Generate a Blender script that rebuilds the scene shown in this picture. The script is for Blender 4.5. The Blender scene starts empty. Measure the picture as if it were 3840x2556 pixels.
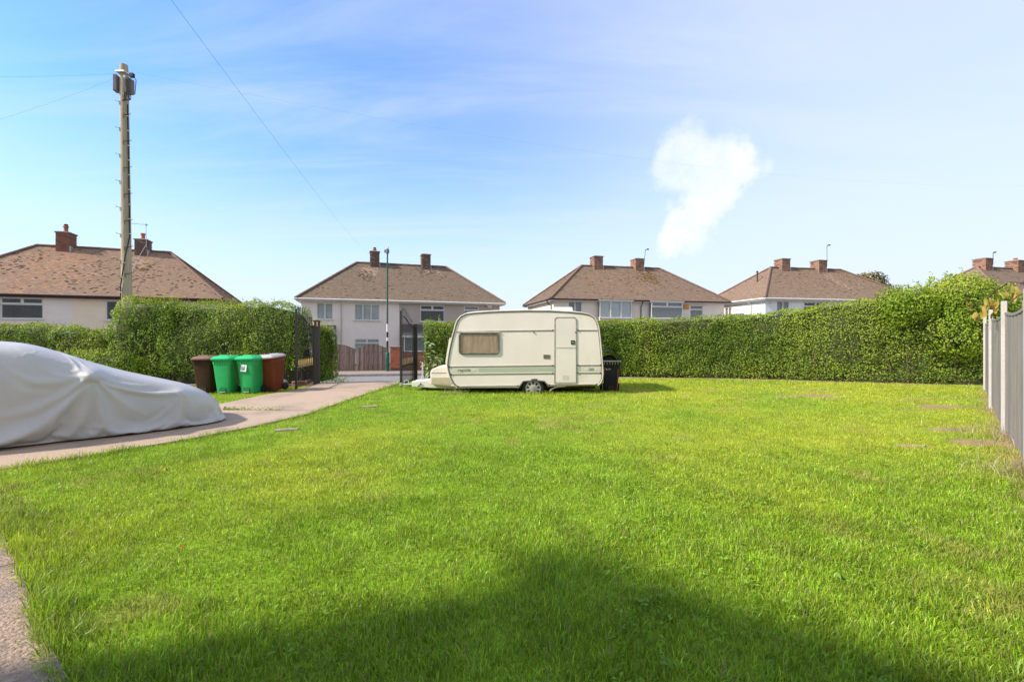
import bpy, bmesh, math, random
import numpy as np
from mathutils import Vector, Matrix

random.seed(7)
rng = np.random.default_rng(7)
sc = bpy.context.scene
col = sc.collection
PI = math.pi
R = math.radians

# ------------------------------------------------------------------ camera, sky, sun, exposure
EYE = 1.5
cam = bpy.data.cameras.new("camera")
cam.sensor_width = 36.0
cam.lens = 16.0
cam.shift_y = -16 / 3840
cam.clip_start = 0.05
cam.clip_end = 3000
camo = bpy.data.objects.new("camera", cam)
col.objects.link(camo)
camo.location = (0, 0, EYE)
camo.rotation_euler = (R(90), 0, 0)
sc.camera = camo

SUN_EL = R(38)
SUN_DIR = Vector((0.955 * math.cos(SUN_EL), 0.297 * math.cos(SUN_EL), -math.sin(SUN_EL)))
world = bpy.data.worlds.new("World")
sc.world = world
world.use_nodes = True
wn = world.node_tree.nodes
wl = world.node_tree.links
wn.clear()


def node(ns, typ, **kw):
    n = ns.new(typ)
    for k, v in kw.items():
        setattr(n, k, v)
    return n


sky = node(wn, "ShaderNodeTexSky", sky_type="NISHITA", sun_disc=False)
sky.sun_elevation = SUN_EL
sky.sun_rotation = math.atan2(-SUN_DIR.x, -SUN_DIR.y)
sky.air_density = 1.0
sky.dust_density = 0.6
sky.ozone_density = 2.0
tc = node(wn, "ShaderNodeTexCoord")
sep = node(wn, "ShaderNodeSeparateXYZ")
wl.new(tc.outputs["Generated"], sep.inputs[0])


def wmath(op, a, b=None, clamp=False):
    n = node(wn, "ShaderNodeMath", operation=op, use_clamp=clamp)
    for i, v in enumerate((a, b)):
        if v is None:
            continue
        if isinstance(v, (int, float)):
            n.inputs[i].default_value = v
        else:
            wl.new(v, n.inputs[i])
    return n.outputs[0]


def wmap(v, a, b, c, d):
    n = node(wn, "ShaderNodeMapRange", interpolation_type="SMOOTHSTEP")
    wl.new(v, n.inputs[0])
    for i, x in enumerate((a, b, c, d)):
        n.inputs[i + 1].default_value = x
    return n.outputs[0]


# cloud layer coordinates: the view ray projected on a flat layer overhead
dz = wmath("MAXIMUM", sep.outputs["Z"], 0.0)
den = wmath("ADD", dz, 0.12)
cx = wmath("DIVIDE", sep.outputs["X"], den)
cy = wmath("DIVIDE", sep.outputs["Y"], den)
comb = node(wn, "ShaderNodeCombineXYZ")
wl.new(cx, comb.inputs[0])
wl.new(cy, comb.inputs[1])
mp = node(wn, "ShaderNodeMapping")
wl.new(comb.outputs[0], mp.inputs[0])
mp.inputs["Rotation"].default_value = (0, 0, R(20))
mp.inputs["Scale"].default_value = (0.45, 1.9, 1)
nz = node(wn, "ShaderNodeTexNoise")
nz.inputs["Scale"].default_value = 1.3
nz.inputs["Detail"].default_value = 7
nz.inputs["Roughness"].default_value = 0.6
nz.inputs["Distortion"].default_value = 0.5
wl.new(mp.outputs[0], nz.inputs["Vector"])
wisp = wmap(nz.outputs[0], 0.40, 0.80, 0.0, 0.45)
# veil: thicker east (+X), low down, and unseen behind the camera to whiten ambient
clear = wmath("ADD", sep.outputs["X"], wmath("MULTIPLY", wmath("SUBTRACT", sep.outputs["Y"], 0.8), -0.7))
veil_e = wmap(clear, -0.55, 0.70, 0.0, 0.74)
veil_h = wmap(sep.outputs["Z"], 0.0, 0.42, 0.92, 0.0)
# one torn cumulus patch low in the east-north-east
nz2 = node(wn, "ShaderNodeTexNoise")
nz2.inputs["Scale"].default_value = 8.5
nz2.inputs["Detail"].default_value = 8
nz2.inputs["Roughness"].default_value = 0.62
wl.new(tc.outputs["Generated"], nz2.inputs["Vector"])


def blob(d, r0, r1):
    v = Vector(d).normalized()
    dn = node(wn, "ShaderNodeVectorMath", operation="DISTANCE")
    wl.new(tc.outputs["Generated"], dn.inputs[0])
    dn.inputs[1].default_value = v
    w = wmath("ADD", dn.outputs["Value"], wmath("MULTIPLY", wmath("SUBTRACT", nz2.outputs[0], 0.5), 0.20))
    return wmap(w, r0, r1, 1.0, 0.0)


def skydir(px, py):
    return ((px - 1920) / 1707, 1.0, (1262 - py) / 1707)


puff = None
for px_, py_, r_ in ((2565, 600, 0.066), (2670, 640, 0.070), (2770, 605, 0.058), (2690, 715, 0.056), (2550, 850, 0.056), (2620, 785, 0.050), (2505, 900, 0.036)):
    b_ = blob(skydir(px_, py_), r_ * 0.3, r_)
    puff = b_ if puff is None else wmath("MAXIMUM", puff, b_)
puff = wmath("MULTIPLY", puff, wmap(nz2.outputs[0], 0.30, 0.62, 0.40, 0.88))


def screen(a, b):
    return wmath("SUBTRACT", 1.0, wmath("MULTIPLY", wmath("SUBTRACT", 1.0, a), wmath("SUBTRACT", 1.0, b)))


cover = screen(screen(veil_h, veil_e), wisp)
tint = node(wn, "ShaderNodeMix", data_type="RGBA", blend_type="MULTIPLY")
tint.inputs[0].default_value = 1.0
wl.new(sky.outputs[0], tint.inputs[6])
tint.inputs[7].default_value = (0.38, 0.535, 0.77, 1)
mixc = node(wn, "ShaderNodeMix", data_type="RGBA")
wl.new(cover, mixc.inputs[0])
wl.new(tint.outputs[2], mixc.inputs[6])
mixc.inputs[7].default_value = (1.86, 2.06, 2.36, 1)
mixp = node(wn, "ShaderNodeMix", data_type="RGBA")
wl.new(puff, mixp.inputs[0])
wl.new(mixc.outputs[2], mixp.inputs[6])
mixp.inputs[7].default_value = (2.5, 2.52, 2.6, 1)
bg = node(wn, "ShaderNodeBackground")
wl.new(mixp.outputs[2], bg.inputs[0])
bg.inputs[1].default_value = 0.13
wo = node(wn, "ShaderNodeOutputWorld")
wl.new(bg.outputs[0], wo.inputs[0])

sun = bpy.data.lights.new("sun", "SUN")
sun.energy = 2.05
sun.angle = R(2.6)
sun.color = (1.0, 0.92, 0.80)
suno = bpy.data.objects.new("sun", sun)
col.objects.link(suno)
suno.location = (-30, -5, 30)
suno.rotation_euler = SUN_DIR.to_track_quat("-Z", "Y").to_euler()

sc.view_settings.view_transform = "Standard"
sc.view_settings.look = "None"
sc.view_settings.exposure = 1.80
sc.view_settings.gamma = 1.0
sc.view_settings.use_curve_mapping = False
sc.cycles.max_bounces = 8
sc.cycles.transparent_max_bounces = 12
sc.cycles.use_denoising = True

# ------------------------------------------------------------------ materials
MATS = {}


def mat(name, c1, c2=None, scale=4.0, detail=5.0, rough=0.7, spec=0.3, bump=0.0, bscale=None, metal=0.0,
        c3=None, c3scale=1.2, c3lo=0.55, c3hi=0.75, stretch=None, attr=None, attrmix="MULTIPLY", transl=0.0, coat=0.0):
    """Noise mottled Principled material in object space."""
    if name in MATS:
        return MATS[name]
    m = bpy.data.materials.new(name)
    m.use_nodes = True
    ns, ln = m.node_tree.nodes, m.node_tree.links
    ns.clear()
    out = node(ns, "ShaderNodeOutputMaterial")
    p = node(ns, "ShaderNodeBsdfPrincipled")
    p.inputs["Roughness"].default_value = rough
    p.inputs["Specular IOR Level"].default_value = spec
    p.inputs["Metallic"].default_value = metal
    p.inputs["Coat Weight"].default_value = coat
    t = node(ns, "ShaderNodeTexCoord")
    src = t.outputs["Object"]
    if stretch:
        mpn = node(ns, "ShaderNodeMapping")
        mpn.inputs["Scale"].default_value = stretch
        ln.new(src, mpn.inputs[0])
        src = mpn.outputs[0]
    c2 = c2 or tuple(x * 0.82 for x in c1)
    n1 = node(ns, "ShaderNodeTexNoise")
    n1.inputs["Scale"].default_value = scale
    n1.inputs["Detail"].default_value = detail
    n1.inputs["Roughness"].default_value = 0.62
    ln.new(src, n1.inputs["Vector"])
    rp = node(ns, "ShaderNodeMapRange")
    ln.new(n1.outputs[0], rp.inputs[0])
    rp.inputs[1].default_value = 0.33
    rp.inputs[2].default_value = 0.67
    mx = node(ns, "ShaderNodeMix", data_type="RGBA")
    ln.new(rp.outputs[0], mx.inputs[0])
    mx.inputs[6].default_value = (*c1, 1)
    mx.inputs[7].default_value = (*c2, 1)
    c = mx.outputs[2]
    if c3:
        n2 = node(ns, "ShaderNodeTexNoise")
        n2.inputs["Scale"].default_value = c3scale
        n2.inputs["Detail"].default_value = 6
        n2.inputs["Roughness"].default_value = 0.65
        ln.new(src, n2.inputs["Vector"])
        r2 = node(ns, "ShaderNodeMapRange")
        ln.new(n2.outputs[0], r2.inputs[0])
        r2.inputs[1].default_value = c3lo
        r2.inputs[2].default_value = c3hi
        m2 = node(ns, "ShaderNodeMix", data_type="RGBA")
        ln.new(r2.outputs[0], m2.inputs[0])
        ln.new(c, m2.inputs[6])
        m2.inputs[7].default_value = (*c3, 1)
        c = m2.outputs[2]
    if attr:
        a = node(ns, "ShaderNodeAttribute", attribute_name=attr)
        m3 = node(ns, "ShaderNodeMix", data_type="RGBA", blend_type=attrmix)
        m3.inputs[0].default_value = 1.0
        ln.new(c, m3.inputs[6])
        ln.new(a.outputs["Color"], m3.inputs[7])
        c = m3.outputs[2]
    ln.new(c, p.inputs["Base Color"])
    if bump:
        n3 = node(ns, "ShaderNodeTexNoise")
        n3.inputs["Scale"].default_value = bscale or scale * 3
        n3.inputs["Detail"].default_value = 6
        ln.new(src, n3.inputs["Vector"])
        b = node(ns, "ShaderNodeBump")
        b.inputs["Strength"].default_value = bump
        b.inputs["Distance"].default_value = 0.02
        ln.new(n3.outputs[0], b.inputs["Height"])
        ln.new(b.outputs[0], p.inputs["Normal"])
    sh = p.outputs[0]
    if transl:
        tr = node(ns, "ShaderNodeBsdfTranslucent")
        ln.new(c, tr.inputs[0])
        ms = node(ns, "ShaderNodeMixShader")
        ms.inputs[0].default_value = transl
        ln.new(sh, ms.inputs[1])
        ln.new(tr.outputs[0], ms.inputs[2])
        sh = ms.outputs[0]
    ln.new(sh, out.inputs[0])
    MATS[name] = m
    return m


def attr_mat(name, rough=0.5, spec=0.3, transl=0.3, gain=1.0):
    """Material whose base colour is the per-leaf / per-blade colour attribute."""
    return mat(name, (gain, gain, gain), (gain * 0.9,) * 3, scale=3.0, rough=rough, spec=spec, attr="tone", transl=transl)


def glass_mat():
    m = bpy.data.materials.new("window_glass")
    m.use_nodes = True
    ns, ln = m.node_tree.nodes, m.node_tree.links
    ns.clear()
    out = node(ns, "ShaderNodeOutputMaterial")
    lw = node(ns, "ShaderNodeLayerWeight")
    lw.inputs[0].default_value = 0.5
    pw = node(ns, "ShaderNodeMath", operation="POWER")
    pw.inputs[1].default_value = 4.0
    ln.new(lw.outputs["Facing"], pw.inputs[0])
    ad = node(ns, "ShaderNodeMath", operation="MULTIPLY_ADD", use_clamp=True)
    ad.inputs[1].default_value = 0.88
    ad.inputs[2].default_value = 0.055
    ln.new(pw.outputs[0], ad.inputs[0])
    t = node(ns, "ShaderNodeBsdfTransparent")
    t.inputs[0].default_value = (0.86, 0.9, 0.9, 1)
    g = node(ns, "ShaderNodeBsdfGlossy")
    g.inputs["Roughness"].default_value = 0.02
    ms = node(ns, "ShaderNodeMixShader")
    ln.new(ad.outputs[0], ms.inputs[0])
    ln.new(t.outputs[0], ms.inputs[1])
    ln.new(g.outputs[0], ms.inputs[2])
    ln.new(ms.outputs[0], out.inputs[0])
    return m


GLASS = glass_mat()
M_white = mat("white_upvc", (0.66, 0.63, 0.59), (0.60, 0.575, 0.54), 3, rough=0.4, spec=0.4)
M_black = mat("black_iron", (0.012, 0.011, 0.010), (0.03, 0.024, 0.018), 14, rough=0.5, spec=0.4)
M_gold = mat("gold_paint", (0.75, 0.52, 0.22), (0.55, 0.36, 0.12), 12, rough=0.4, metal=0.3)
M_rubber = mat("black_rubber", (0.018, 0.017, 0.016), (0.03, 0.028, 0.026), 10, rough=0.75)
M_darkplastic = mat("dark_plastic", (0.025, 0.022, 0.02), (0.04, 0.036, 0.03), 6, rough=0.5)
M_mortar = mat("mortar", (0.33, 0.27, 0.21), (0.22, 0.17, 0.13), 9, rough=0.95, bump=0.4)
M_galv = mat("galvanised_metal", (0.42, 0.42, 0.42), (0.55, 0.54, 0.52), 12, rough=0.45, metal=0.6)
M_terra = mat("terracotta", (0.42, 0.15, 0.075), (0.32, 0.11, 0.06), 6, rough=0.85)

# ------------------------------------------------------------------ mesh helpers


def tag(o, label=None, cat=None, group=None, kind=None):
    for k, v in (("label", label), ("category", cat), ("group", group), ("kind", kind)):
        if v:
            o[k] = v
    return o


def empty(name, loc=(0, 0, 0), rz=0.0):
    o = bpy.data.objects.new(name, None)
    col.objects.link(o)
    o.location = loc
    o.rotation_euler = (0, 0, rz)
    o.empty_display_size = 0.2
    return o


def link_mesh(name, me, parent=None, kind=None):
    o = bpy.data.objects.new(name, me)
    col.objects.link(o)
    if parent is not None:
        o.parent = parent
    if kind:
        o["kind"] = kind
    return o


class MB:
    def __init__(s):
        s.v, s.f, s.c = [], [], []

    def add(s, verts, faces, c=None):
        b = len(s.v)
        s.v.extend(tuple(p) for p in verts)
        s.f.extend(tuple(b + i for i in f) for f in faces)
        if c is not None:
            s.c.extend([c] * len(verts))
        return s

    def box(s, c, d, rot=None, top=1.0, c_=None):
        """Box centred at c of size d; top scales the upper face."""
        x, y, z = d[0] / 2, d[1] / 2, d[2] / 2
        vs = [Vector((a * x * (top if e > 0 else 1), b * y * (top if e > 0 else 1), e * z)) for e in (-1, 1) for a, b in ((-1, -1), (1, -1), (1, 1), (-1, 1))]
        if rot is not None:
            vs = [rot @ p for p in vs]
        cc = Vector(c)
        return s.add([p + cc for p in vs], [(3, 2, 1, 0), (4, 5, 6, 7), (0, 1, 5, 4), (1, 2, 6, 5), (2, 3, 7, 6), (3, 0, 4, 7)], c_)

    def bx(s, x0, x1, y0, y1, z0, z1, c_=None):
        return s.box(((x0 + x1) / 2, (y0 + y1) / 2, (z0 + z1) / 2), (abs(x1 - x0), abs(y1 - y0), abs(z1 - z0)), c_=c_)

    def tube(s, pts, r, n=8, cap=True, closed=False):
        pts = [Vector(p) for p in pts]
        k = len(pts)
        rs = r if isinstance(r, (list, tuple)) else [r] * k
        base = len(s.v)
        up = None
        for i, p in enumerate(pts):
            a = pts[(i - 1) % k] if (closed or i > 0) else p
            b = pts[(i + 1) % k] if (closed or i < k - 1) else p
            t = (b - a).normalized()
            if up is None:
                up = t.orthogonal().normalized()
            up = (up - t * up.dot(t))
            up = up.normalized() if up.length > 1e-6 else t.orthogonal().normalized()
            w = t.cross(up)
            for j in range(n):
                an = 2 * PI * j / n
                s.v.append(tuple(p + (up * math.cos(an) + w * math.sin(an)) * rs[i]))
        for i in range(k if closed else k - 1):
            i2 = (i + 1) % k
            for j in range(n):
                j2 = (j + 1) % n
                s.f.append((base + i * n + j, base + i * n + j2, base + i2 * n + j2, base + i2 * n + j))
        if cap and not closed:
            s.f.append(tuple(base + j for j in reversed(range(n))))
            s.f.append(tuple(base + (k - 1) * n + j for j in range(n)))
        return s

    def prism(s, poly, y0, y1, axis="y"):
        """Extrude a polygon: axis y -> poly is (x,z); axis z -> poly is (x,y); axis x -> poly is (y,z)."""
        n = len(poly)

        def P(a, b, t):
            return (a, t, b) if axis == "y" else ((a, b, t) if axis == "z" else (t, a, b))
        vs = [P(a, b, y0) for a, b in poly] + [P(a, b, y1) for a, b in poly]
        fs = [tuple(range(n)), tuple(reversed(range(n, 2 * n)))]
        fs += [(i, i + n, (i + 1) % n + n, (i + 1) % n) for i in range(n)]
        return s.add(vs, fs)

    def lathe(s, prof, n=24, c=(0, 0, 0), axis="z"):
        base = len(s.v)
        for r, h in prof:
            for j in range(n):
                a = 2 * PI * j / n
                q = (r * math.cos(a), r * math.sin(a), h)
                if axis == "y":
                    q = (q[0], q[2], q[1])
                elif axis == "x":
                    q = (q[2], q[0], q[1])
                s.v.append((q[0] + c[0], q[1] + c[1], q[2] + c[2]))
        for i in range(len(prof) - 1):
            for j in range(n):
                j2 = (j + 1) % n
                s.f.append((base + i * n + j, base + i * n + j2, base + (i + 1) * n + j2, base + (i + 1) * n + j))
        if prof[0][0] > 1e-5:
            s.f.append(tuple(base + j for j in reversed(range(n))))
        if prof[-1][0] > 1e-5:
            s.f.append(tuple(base + (len(prof) - 1) * n + j for j in range(n)))
        return s

    def mesh(s, name, m, smooth=0.0, bevel=0.0, segs=2):
        me = bpy.data.meshes.new(name)
        me.from_pydata(s.v, [], s.f)
        bm = bmesh.new()
        bm.from_mesh(me)
        bmesh.ops.recalc_face_normals(bm, faces=bm.faces)
        if bevel:
            es = [e for e in bm.edges if len(e.link_faces) == 2 and e.calc_face_angle(0) > 0.5]
            bmesh.ops.bevel(bm, geom=es, offset=bevel, segments=segs, profile=0.5, affect="EDGES", clamp_overlap=True)
        bm.to_mesh(me)
        bm.free()
        me.materials.append(m)
        if s.c and not bevel:
            at = me.attributes.new("tone", "FLOAT_COLOR", "POINT")
            at.data.foreach_set("color", np.array([(*q, 1) for q in s.c], np.float32).ravel())
        if smooth:
            me.shade_smooth()
            me.set_sharp_from_angle(angle=R(smooth))
        return me

    def build(s, name, m, parent=None, smooth=0.0, kind=None, bevel=0.0, segs=2):
        return link_mesh(name, s.mesh(name, m, smooth, bevel, segs), parent, kind)


def np_mesh(name, V, F, m, parent=None, tone=None, kind=None, smooth=False):
    """V (N,3); F (M,k) or list of such arrays (each own k)."""
    Fs = F if isinstance(F, list) else [F]
    me = bpy.data.meshes.new(name)
    me.vertices.add(len(V))
    me.vertices.foreach_set("co", np.ascontiguousarray(V, np.float32).ravel())
    loops = np.concatenate([f.ravel() for f in Fs]).astype(np.int32)
    sizes = np.concatenate([np.full(len(f), f.shape[1], np.int32) for f in Fs])
    starts = np.concatenate([[0], np.cumsum(sizes)[:-1]]).astype(np.int32)
    me.loops.add(len(loops))
    me.loops.foreach_set("vertex_index", loops)
    me.polygons.add(len(sizes))
    me.polygons.foreach_set("loop_start", starts)
    me.update(calc_edges=True)
    me.validate()
    me.materials.append(m)
    if tone is not None:
        at = me.attributes.new("tone", "FLOAT_COLOR", "POINT")
        c4 = np.ones((len(V), 4), np.float32)
        c4[:, :3] = tone
        at.data.foreach_set("color", c4.ravel())
    if smooth:
        me.shade_smooth()
    return link_mesh(name, me, parent, kind)


def vnoise(P, scale, seed=0):
    """Smooth value noise in 0..1 on (N,2) or (N,3) points."""
    P = np.asarray(P, float) * scale
    d = P.shape[1]
    I = np.floor(P).astype(np.int64)
    Fr = P - I
    Fr = Fr * Fr * (3 - 2 * Fr)
    out = np.zeros(len(P))
    for c in range(2 ** d):
        o = np.array([(c >> k) & 1 for k in range(d)])
        h = np.zeros(len(P), np.int64) + seed * 7919
        for k in range(d):
            h = h * 73856093 + (I[:, k] + o[k]) * (19349663 + 83492791 * k)
            h = (h ^ (h >> 13)) & 0x7FFFFFFF
        h = (h * 1274126177 + 1376312589) & 0x7FFFFFFF
        val = ((h >> 7) & 0xFFFF) / 65535.0
        w = np.ones(len(P))
        for k in range(d):
            w = w * (Fr[:, k] if o[k] else 1 - Fr[:, k])
        out += w * val
    return out


def fnoise(P, scale, seed=0, octs=3):
    a, t, s = 0.0, 0.0, 1.0
    for i in range(octs):
        a = a + s * vnoise(P, scale * 2 ** i, seed + i * 31)
        t += s
        s *= 0.5
    return a / t


def in_poly(x, y, poly):
    inside = np.zeros(len(x), bool)
    n = len(poly)
    for i in range(n):
        x0, y0 = poly[i]
        x1, y1 = poly[(i + 1) % n]
        c = ((y0 > y) != (y1 > y)) & (x < (x1 - x0) * (y - y0) / ((y1 - y0) if y1 != y0 else 1e-9) + x0)
        inside ^= c
    return inside


def poly_dist(x, y, line):
    """Distance to an open polyline."""
    d = np.full(len(x), 1e9)
    for (x0, y0), (x1, y1) in zip(line[:-1], line[1:]):
        vx, vy = x1 - x0, y1 - y0
        t = np.clip(((x - x0) * vx + (y - y0) * vy) / (vx * vx + vy * vy), 0, 1)
        d = np.minimum(d, np.hypot(x - x0 - t * vx, y - y0 - t * vy))
    return d


def text_mesh(name, body, size, m, parent, loc, rot, shear=0.0, extrude=0.001, bold=0.0):
    cu = bpy.data.curves.new(name, "FONT")
    cu.body = body
    cu.size = size
    cu.shear = shear
    cu.extrude = extrude
    cu.offset = bold
    cu.align_x = "CENTER"
    cu.align_y = "CENTER"
    cu.resolution_u = 3
    o = bpy.data.objects.new(name, cu)
    col.objects.link(o)
    bpy.context.view_layer.update()
    dg = bpy.context.evaluated_depsgraph_get()
    me = bpy.data.meshes.new_from_object(o.evaluated_get(dg))
    bpy.data.objects.remove(o)
    me.materials.clear()
    me.materials.append(m)
    t = link_mesh(name, me, parent)
    t.location = loc
    t.rotation_euler = rot
    return t


# ------------------------------------------------------------------ terrain
ROAD_N = Vector((-0.174, 0.985))
ROAD_U = Vector((0.985, 0.174))
KERB0 = (-7.26, 18.1)      # a point of the near kerb line


def road_s(x, y):
    return (x - KERB0[0]) * ROAD_N.x + (y - KERB0[1]) * ROAD_N.y


def ground_z(x, y):
    """Garden at 0, falling to the street at -0.6."""
    s = road_s(np.asarray(x, float), np.asarray(y, float))
    t = np.clip((s + 3.5) / 3.3, 0, 1)
    z = -0.6 * t * t * (3 - 2 * t)
    t2 = np.clip((s - 5.9) / 0.3, 0, 1)
    return z + 0.1 * t2


def gz(x, y):
    return float(ground_z(np.array([x]), np.array([y]))[0])


def road_pt(t, s, z):
    return (KERB0[0] + ROAD_U.x * t + ROAD_N.x * s, KERB0[1] + ROAD_U.y * t + ROAD_N.y * s, z)


def sheet(name, poly, dz, res, m, parent=None, kind="structure", thick=0.0, zfun=None):
    """Polygon draped on the terrain."""
    bm = bmesh.new()
    vs = [bm.verts.new((x, y, 0)) for x, y in poly]
    bm.faces.new(vs)
    xs = [p[0] for p in poly]
    ys = [p[1] for p in poly]
    for ax, lo, hi in ((0, min(xs), max(xs)), (1, min(ys), max(ys))):
        k = math.ceil(lo / res + 0.01)
        while k * res < hi - 0.01:
            co = [0, 0, 0]
            no = [0, 0, 0]
            co[ax] = k * res
            no[ax] = 1
            bmesh.ops.bisect_plane(bm, geom=bm.verts[:] + bm.edges[:] + bm.faces[:], plane_co=co, plane_no=no)
            k += 1
    bmesh.ops.recalc_face_normals(bm, faces=bm.faces)
    if sum(f.normal.z for f in bm.faces) < 0:
        bmesh.ops.reverse_faces(bm, faces=bm.faces)
    if thick:
        r = bmesh.ops.extrude_face_region(bm, geom=bm.faces[:])
        low = set(v for v in bm.verts if v not in set(g for g in r["geom"] if isinstance(g, bmesh.types.BMVert)))
        for v in bm.verts:
            v.co.z = (zfun or gz)(v.co.x, v.co.y) + dz - (thick if v in low else 0)
        bmesh.ops.recalc_face_normals(bm, faces=bm.faces)
    else:
        for v in bm.verts:
            v.co.z = (zfun or gz)(v.co.x, v.co.y) + dz
    me = bpy.data.meshes.new(name)
    bm.to_mesh(me)
    bm.free()
    me.materials.append(m)
    return link_mesh(name, me, parent, kind)


M_earth = mat("earth", (0.10, 0.075, 0.045), (0.07, 0.08, 0.03), 1.5, rough=0.95, bump=0.5, bscale=20)
M_conc = mat("driveway_concrete", (0.49, 0.365, 0.265), (0.385, 0.275, 0.195), 55, detail=8, rough=0.85, spec=0.25, bump=0.9, bscale=70,
             c3=(0.25, 0.19, 0.145), c3scale=0.9, c3lo=0.48, c3hi=0.80)
M_path = mat("path_concrete", (0.46, 0.33, 0.235), (0.20, 0.14, 0.10), 30, detail=10, rough=0.9, bump=1.0, bscale=60,
             c3=(0.15, 0.13, 0.12), c3scale=2.4, c3lo=0.45, c3hi=0.7)
M_asph = mat("asphalt", (0.19, 0.18, 0.175), (0.24, 0.225, 0.215), 30, rough=0.9, bump=0.4, c3=(0.15, 0.15, 0.155), c3scale=0.6)
M_pave = mat("pavement_tarmac", (0.30, 0.235, 0.205), (0.25, 0.19, 0.165), 20, rough=0.9, c3=(0.20, 0.16, 0.15), c3scale=0.8)
M_kerb = mat("kerb_concrete", (0.36, 0.31, 0.28), (0.22, 0.19, 0.17), 8, rough=0.9)

# the wide ground below everything (kept a little under the garden sheets)
xs = np.concatenate([np.linspace(-600, -60, 8), np.arange(-50, 70, 1.0), np.linspace(80, 600, 8)])
ys = np.concatenate([np.linspace(-300, -30, 5), np.arange(-24, 70, 1.0), np.linspace(80, 900, 8)])
GX, GY = np.meshgrid(xs, ys)
GZ = ground_z(GX, GY) - 0.05
V = np.stack([GX.ravel(), GY.ravel(), GZ.ravel()], 1)
nx, ny = len(xs), len(ys)
idx = np.arange(nx * ny).reshape(ny, nx)
F = np.stack([idx[:-1, :-1].ravel(), idx[:-1, 1:].ravel(), idx[1:, 1:].ravel(), idx[1:, :-1].ravel()], 1)
np_mesh("ground", V, F, M_earth, kind="structure", smooth=True)

# street
road_poly = [road_pt(-60, 0.0, 0)[:2], road_pt(70, 0.0, 0)[:2], road_pt(70, 6.0, 0)[:2], road_pt(-60, 6.0, 0)[:2]]
sheet("road", road_poly, 0, 40, M_asph, zfun=lambda x, y: -0.6)
pv = sheet("pavement", [road_pt(-60, 6.14, 0)[:2], road_pt(70, 6.14, 0)[:2], road_pt(70, 8.1, 0)[:2], road_pt(-60, 8.1, 0)[:2]], 0, 40, M_pave,
           zfun=lambda x, y: -0.47)
pn = sheet("pavement", [road_pt(-60, -2.0, 0)[:2], road_pt(70, -2.0, 0)[:2], road_pt(70, -0.14, 0)[:2], road_pt(-60, -0.14, 0)[:2]], 0, 1.0, M_pave,
           zfun=lambda x, y: max(gz(x, y) + 0.02, -0.50))
ks = MB().box((0, 0, 0), (0.905, 0.13, 0.26)).mesh("kerb_stone", M_kerb, bevel=0.012)
for t in np.arange(-24, 12, 0.915):
    for s_, par in ((6.07, pv),):
        o = link_mesh("kerb_stone", ks, par)
        o.location = road_pt(t, s_, -0.60 + random.uniform(-0.006, 0.006))
        o.rotation_euler = (0, 0, math.atan2(ROAD_U.y, ROAD_U.x))

# garden surfaces (X right, Y away from the camera)
EDGE = [(-3.45, 16.2), (-3.62, 14.4), (-3.86, 10.8), (-3.94, 8.74), (-4.28, 7.58), (-4.7, 6.6), (-5.2, 5.85), (-5.73, 5.09), (-7.0, 3.95), (-8.5, 2.8)]
PARK_L = [(-6.15, 16.2), (-6.12, 14.4), (-6.05, 12.8), (-6.3, 11.75), (-6.45, 10.1), (-7.6, 9.5), (-12.5, 5.5), (-11.5, 2.6)]
DRIVE = EDGE + PARK_L[::-1]
PATH = [(-8.3, 2.75), (-5.9, 5.05), (-3.96, 3.5), (-3.29, 3.02), (-2.65, 2.515), (-2.31, 2.25), (-1.94, 1.98), (-0.9, 1.15), (1.2, -0.4), (0.2, -1.8), (-5.6, 2.6)]
PATH_EDGE = PATH[1:9]


def clip_poly(poly, p, n):
    """Keep the side of the line through p where (q-p).n >= 0."""
    out = []
    k = len(poly)
    for i in range(k):
        a, b = Vector(poly[i]), Vector(poly[(i + 1) % k])
        da, db = (a - Vector(p)).dot(Vector(n)), (b - Vector(p)).dot(Vector(n))
        if da >= 0:
            out.append(tuple(a))
        if (da >= 0) != (db >= 0):
            t = da / (da - db)
            out.append(tuple(a + (b - a) * t))
    return out


dr = sheet("driveway", DRIVE, -0.012, 0.8, M_earth)
J = 0.012
cuts = [((0, 9.05), (0.03, 1.0)), ((0, 12.6), (-0.02, 1.0))]
far = clip_poly(clip_poly(DRIVE, (0, 12.6 + J), (0, 1)), (0, 0), (0, 1))
mid = clip_poly(clip_poly(DRIVE, (0, 9.05 + J), (0.03, 1)), (0, 12.6 - J), (0, -1))
near = clip_poly(DRIVE, (0, 9.05 - J), (-0.03, -1))
for p in (far, mid, near):
    sheet("slab", p, 0.02, 0.7, M_conc, parent=dr, kind=None, thick=0.06)
pa = sheet("path", PATH, -0.012, 1.0, M_earth)
for a, b in (((-3.45, 3.1), (-1, 0.9)),):
    n = Vector((-0.79, 0.61))
    sheet("slab", clip_poly(PATH, (-3.23, 2.98), n), 0.03, 0.6, M_path, parent=pa, kind=None, thick=0.06)
    sheet("slab", clip_poly(clip_poly(PATH, (-3.215, 2.965), -n), (-0.4, 0.9), n), 0.032, 0.6, M_path, parent=pa, kind=None, thick=0.06)
    sheet("slab", clip_poly(PATH, (-0.385, 0.885), -n), 0.03, 0.6, M_path, parent=pa, kind=None, thick=0.06)

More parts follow.
